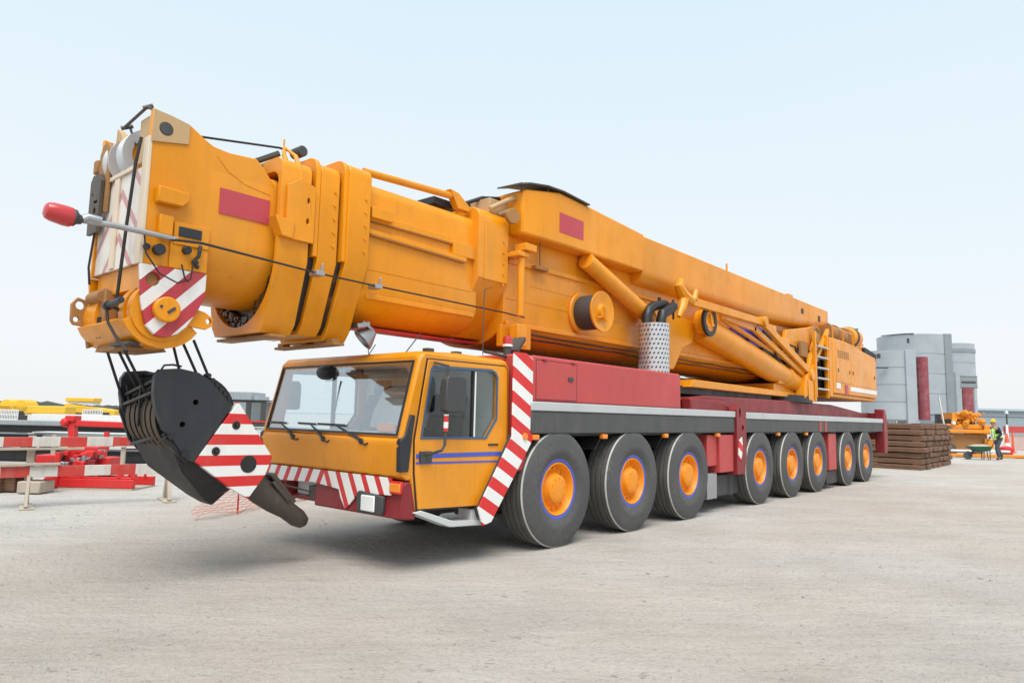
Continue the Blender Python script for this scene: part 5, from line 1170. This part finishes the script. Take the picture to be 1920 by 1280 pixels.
# long shed on the far shore, haze put into its blue grey
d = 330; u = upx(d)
t = place('far_shed', 'very long low shed tinted haze blue grey along the right horizon', 'shed', 2000, d)
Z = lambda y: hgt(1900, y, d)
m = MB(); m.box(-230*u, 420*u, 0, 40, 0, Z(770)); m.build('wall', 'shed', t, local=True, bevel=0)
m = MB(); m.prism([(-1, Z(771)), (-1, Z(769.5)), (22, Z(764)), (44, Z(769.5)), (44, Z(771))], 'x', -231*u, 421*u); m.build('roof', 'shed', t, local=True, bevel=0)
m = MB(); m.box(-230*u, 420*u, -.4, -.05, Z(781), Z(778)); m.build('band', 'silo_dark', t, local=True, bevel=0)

# ---- worker pushing a wheelbarrow (skin-grown figure, faces along local -x)
def skin(name, joints, bones, mat, parent, sub=2):
    me = bpy.data.meshes.new(name); bm = bmesh.new(); ly = bm.verts.layers.skin.verify(); vs = {}
    for k, (p, r) in joints.items():
        v = bm.verts.new(Vector(p)*S); rx = r if not isinstance(r, tuple) else r[0]; ry = r if not isinstance(r, tuple) else r[1]
        v[ly].radius = (rx*S, ry*S); vs[k] = v
    vs[next(iter(joints))][ly].use_root = True
    for a, b in bones: bm.edges.new((vs[a], vs[b]))
    bm.to_mesh(me); bm.free(); me.materials.append(M[mat])
    o = bpy.data.objects.new(name, me); COL.objects.link(o); o.parent = parent
    s_ = o.modifiers.new('skin', 'SKIN'); s_.use_smooth_shade = True
    b_ = o.modifiers.new('subdivision', 'SUBSURF'); b_.levels = sub; b_.render_levels = sub
    return o
H = 1.16          # worker drawn at 1.78 m
pw = at(1872, 862, 36.0)
W = thing('person', 'person in yellow hard hat and neon green vest pushing a green wheelbarrow', 'person', (pw.x, pw.y, 0), ROTZ)
def sc(d_): return {k: ((p[0]*H, p[1]*H, p[2]*H), (tuple(q*H for q in r) if isinstance(r, tuple) else r*H)) for k, (p, r) in d_.items()}
J = {'pelvis': ((0, 0, .93), (.10, .13)), 'waist': ((-.03, 0, 1.08), (.10, .125)), 'chest': ((-.08, 0, 1.32), (.11, .155)), 'neck': ((-.11, 0, 1.48), .05), 'skull0': ((-.14, 0, 1.58), .075), 'skull': ((-.15, 0, 1.66), .088), 'crown': ((-.145, 0, 1.74), .06),
     'nose': ((-.245, 0, 1.62), .014),
     'shL': ((-.07, -.19, 1.40), .062), 'elL': ((.02, -.24, 1.14), .045), 'wrL': ((-.22, -.23, .93), .030), 'haL': ((-.30, -.22, .90), .034),
     'shR': ((-.07, .19, 1.40), .062), 'elR': ((.02, .24, 1.14), .045), 'wrR': ((-.22, .23, .93), .030), 'haR': ((-.30, .22, .90), .034),
     'hipL': ((.02, -.09, .88), .09), 'knL': ((-.12, -.10, .50), .062), 'anL': ((-.02, -.10, .10), .042), 'toL': ((-.17, -.11, .04), .036),
     'hipR': ((.02, .09, .88), .09), 'knR': ((.06, .10, .50), .062), 'anR': ((.27, .10, .13), .042), 'toR': ((.15, .11, .04), .036)}
for sd, sg in (('L', -1), ('R', 1)):
    J['ear'+sd] = ((-.13, sg*.085, 1.62), .016)
    for k, (dx, dz) in enumerate(((-.075, .015), (-.085, -.002), (-.08, -.02), (-.065, -.036))): J['f%d%s' % (k, sd)] = ((-.30+dx, sg*.215, .90+dz), .0095)
    J['th'+sd] = ((-.335, sg*.185, .925), .011)
BN = [('pelvis', 'waist'), ('waist', 'chest'), ('chest', 'neck'), ('neck', 'skull0'), ('skull0', 'skull'), ('skull', 'crown'), ('skull0', 'nose')]
for sd in 'LR':
    BN += [('chest', 'sh'+sd), ('sh'+sd, 'el'+sd), ('el'+sd, 'wr'+sd), ('wr'+sd, 'ha'+sd), ('ha'+sd, 'th'+sd), ('skull0', 'ear'+sd), ('pelvis', 'hip'+sd), ('hip'+sd, 'kn'+sd), ('kn'+sd, 'an'+sd), ('an'+sd, 'to'+sd)] + [('ha'+sd, 'f%d%s' % (k, sd)) for k in range(4)]
skin('body', sc(J), BN, 'skin', W)
def cloth(keys, grow): return sc({k: (J[k][0], tuple(q+grow for q in J[k][1]) if isinstance(J[k][1], tuple) else J[k][1]+grow) for k in keys})
skin('jacket', cloth(['waist', 'chest', 'shL', 'elL', 'wrL', 'shR', 'elR', 'wrR'], .016), [('waist', 'chest'), ('chest', 'shL'), ('shL', 'elL'), ('elL', 'wrL'), ('chest', 'shR'), ('shR', 'elR'), ('elR', 'wrR')], 'navy', W)
v_ = cloth(['pelvis', 'waist', 'chest'], .032); v_['pelvis'] = ((v_['pelvis'][0][0], 0, .98*H), v_['pelvis'][1]); v_['top'] = ((-.085*H, 0, 1.42*H), (.085*H, .15*H))
skin('vest', {k: v_[k] for k in ('waist', 'pelvis', 'chest', 'top')}, [('pelvis', 'waist'), ('waist', 'chest'), ('chest', 'top')], 'neon', W)
skin('trousers', cloth(['pelvis', 'hipL', 'knL', 'anL', 'hipR', 'knR', 'anR'], .020), [('pelvis', 'hipL'), ('hipL', 'knL'), ('knL', 'anL'), ('pelvis', 'hipR'), ('hipR', 'knR'), ('knR', 'anR')], 'jeans', W)
for sd in 'LR':
    b_ = sc({'an': ((J['an'+sd][0][0], J['an'+sd][0][1], max(J['an'+sd][0][2]-.02, .07)), .052), 'to': (J['to'+sd][0], .046)}); skin('boot', b_, [('an', 'to')], 'black', W)
m = MB(); m.lathe([(0, .15), (.05, .145), (.095, .11), (.115, .05), (.12, 0), (.150, -.01), (.150, -.02), (.11, -.015), (0, -.01)], (-.15*H, 0, 1.70*H), (.08, 0, 1), 24); m.build('hard_hat', 'helmet', W, local=True, bevel=0)
m = MB()
m.lathe([(.150, -.03), (.162, -.03), (.162, .03), (.150, .03)], (-.035*H, 0, 1.10*H), (.1, 0, 1), 20)
for sg in (-1, 1): m.box(-.245*H, -.21*H, sg*.06*H-.02, sg*.06*H+.02, .98*H, 1.36*H)
m.build('reflective_band', 'reflect', W, local=True, bevel=0)
# wheelbarrow
Bw = thing('wheelbarrow', 'dark green wheelbarrow with a pale loaded tray in front of the worker', 'wheelbarrow', (pw.x-RH.x*.9, pw.y-RH.y*.9, 0), ROTZ)
m = MB(); m.loft([[(-.28, -.22, .42), (.30, -.22, .45), (.30, .22, .45), (-.28, .22, .42)], [(-.62, -.33, .68), (.46, -.33, .70), (.46, .33, .70), (-.62, .33, .68)]]); m.build('tray', 'green', Bw, local=True, bevel=.02)
m = MB()
for sg in (-1, 1): m.tube([(-.66, sg*.08, .22), (-.3, sg*.2, .40), (.35, sg*.24, .50), (.58, sg*.25, .99), (.66, sg*.25, 1.02)], .022, 8); m.tube([(.18, sg*.22, .46), (.22, sg*.24, .02), (.32, sg*.24, .02), (.34, sg*.22, .48)], .02, 8)
m.build('barrow_frame', 'black', Bw, local=True, bevel=0)
m = MB(); m.lathe([(0, -.03), (.13, -.03), (.15, -.05), (.21, -.05), (.22, 0), (.21, .05), (.15, .05), (.13, .03), (0, .03)], (-.66, 0, .22), (0, 1, 0), 24); m.build('wheel', 'rubber', Bw, local=True, bevel=0)
m = MB(); m.loft([[(-.5, -.26, .685), (.36, -.26, .70), (.36, .26, .70), (-.5, .26, .685)], [(-.3, -.12, .78), (.2, -.12, .80), (.2, .12, .80), (-.3, .12, .78)]]); m.build('load', 'wood_pale', Bw, local=True, bevel=.02)

# =================================================================== LIGHT, SKY, CAMERA
SUN_EL, SUN_DIR = R(62), Vector((.66, -.70, 0)).normalized()
sd_ = Vector((SUN_DIR.x*math.cos(SUN_EL), SUN_DIR.y*math.cos(SUN_EL), math.sin(SUN_EL)))
sl = bpy.data.lights.new('sun', 'SUN'); sl.energy = 2.5; sl.angle = R(42); sl.color = (1, .96, .90)
so = bpy.data.objects.new('sun', sl); COL.objects.link(so); so.rotation_euler = (-sd_).to_track_quat('-Z', 'Y').to_euler(); so.location = (0, 0, 40)
wd = bpy.data.worlds.new('World'); scene.world = wd; wd.use_nodes = True
nt = wd.node_tree; bg = nt.nodes['Background']
sky = N(nt, 'ShaderNodeTexSky', sky_type='NISHITA'); sky.sun_disc = False; sky.sun_elevation = SUN_EL
sky.sun_rotation = math.atan2(SUN_DIR.x, SUN_DIR.y); sky.air_density = 1.0; sky.dust_density = 3.0; sky.ozone_density = 1.5
tc = N(nt, 'ShaderNodeTexCoord'); mp = N(nt, 'ShaderNodeMapping'); mp.inputs['Scale'].default_value = (1.0, 1.0, 2.4); nt.links.new(tc.outputs['Generated'], mp.inputs[0])
cn = noise(nt, 1.3, 5, mp.outputs[0], .5)
sp = N(nt, 'ShaderNodeSeparateXYZ'); nt.links.new(tc.outputs['Generated'], sp.inputs[0])
el_ = math_(nt, 'ADD', sp.outputs[2], math_(nt, 'MULTIPLY', math_(nt, 'SUBTRACT', cn.outputs['Fac'], .5), .22))
cl = ramp(nt, el_, [(.0, (.71, .725, .735)), (.12, (.695, .72, .74)), (.34, (.635, .71, .75)), (.62, (.545, .68, .755))])
pale = mix(nt, 1.0, cl.outputs[0], (10.0, 10.0, 10.0), 'MULTIPLY')
cmx = mix(nt, .86, sky.outputs[0], pale)
nt.links.new(cmx, bg.inputs['Color']); bg.inputs['Strength'].default_value = .1
cam = bpy.data.cameras.new('camera'); co = bpy.data.objects.new('camera', cam); COL.objects.link(co)
cam.sensor_width = 36; cam.lens = FPX/1920*36; cam.clip_end = 12000; cam.clip_start = .05
mw = Matrix((( RIGHT.x, -DOWN.x, -FWD.x, CAM.x*S), (RIGHT.y, -DOWN.y, -FWD.y, CAM.y*S), (RIGHT.z, -DOWN.z, -FWD.z, CAM.z*S), (0, 0, 0, 1)))
co.matrix_world = mw; scene.camera = co
vs = scene.view_settings; vs.view_transform = 'Standard'; vs.look = 'None'; vs.exposure = 0.50; vs.gamma = 1.0; vs.use_curve_mapping = False
scene.render.engine = 'CYCLES'; scene.cycles.use_denoising = True; scene.cycles.max_bounces = 6
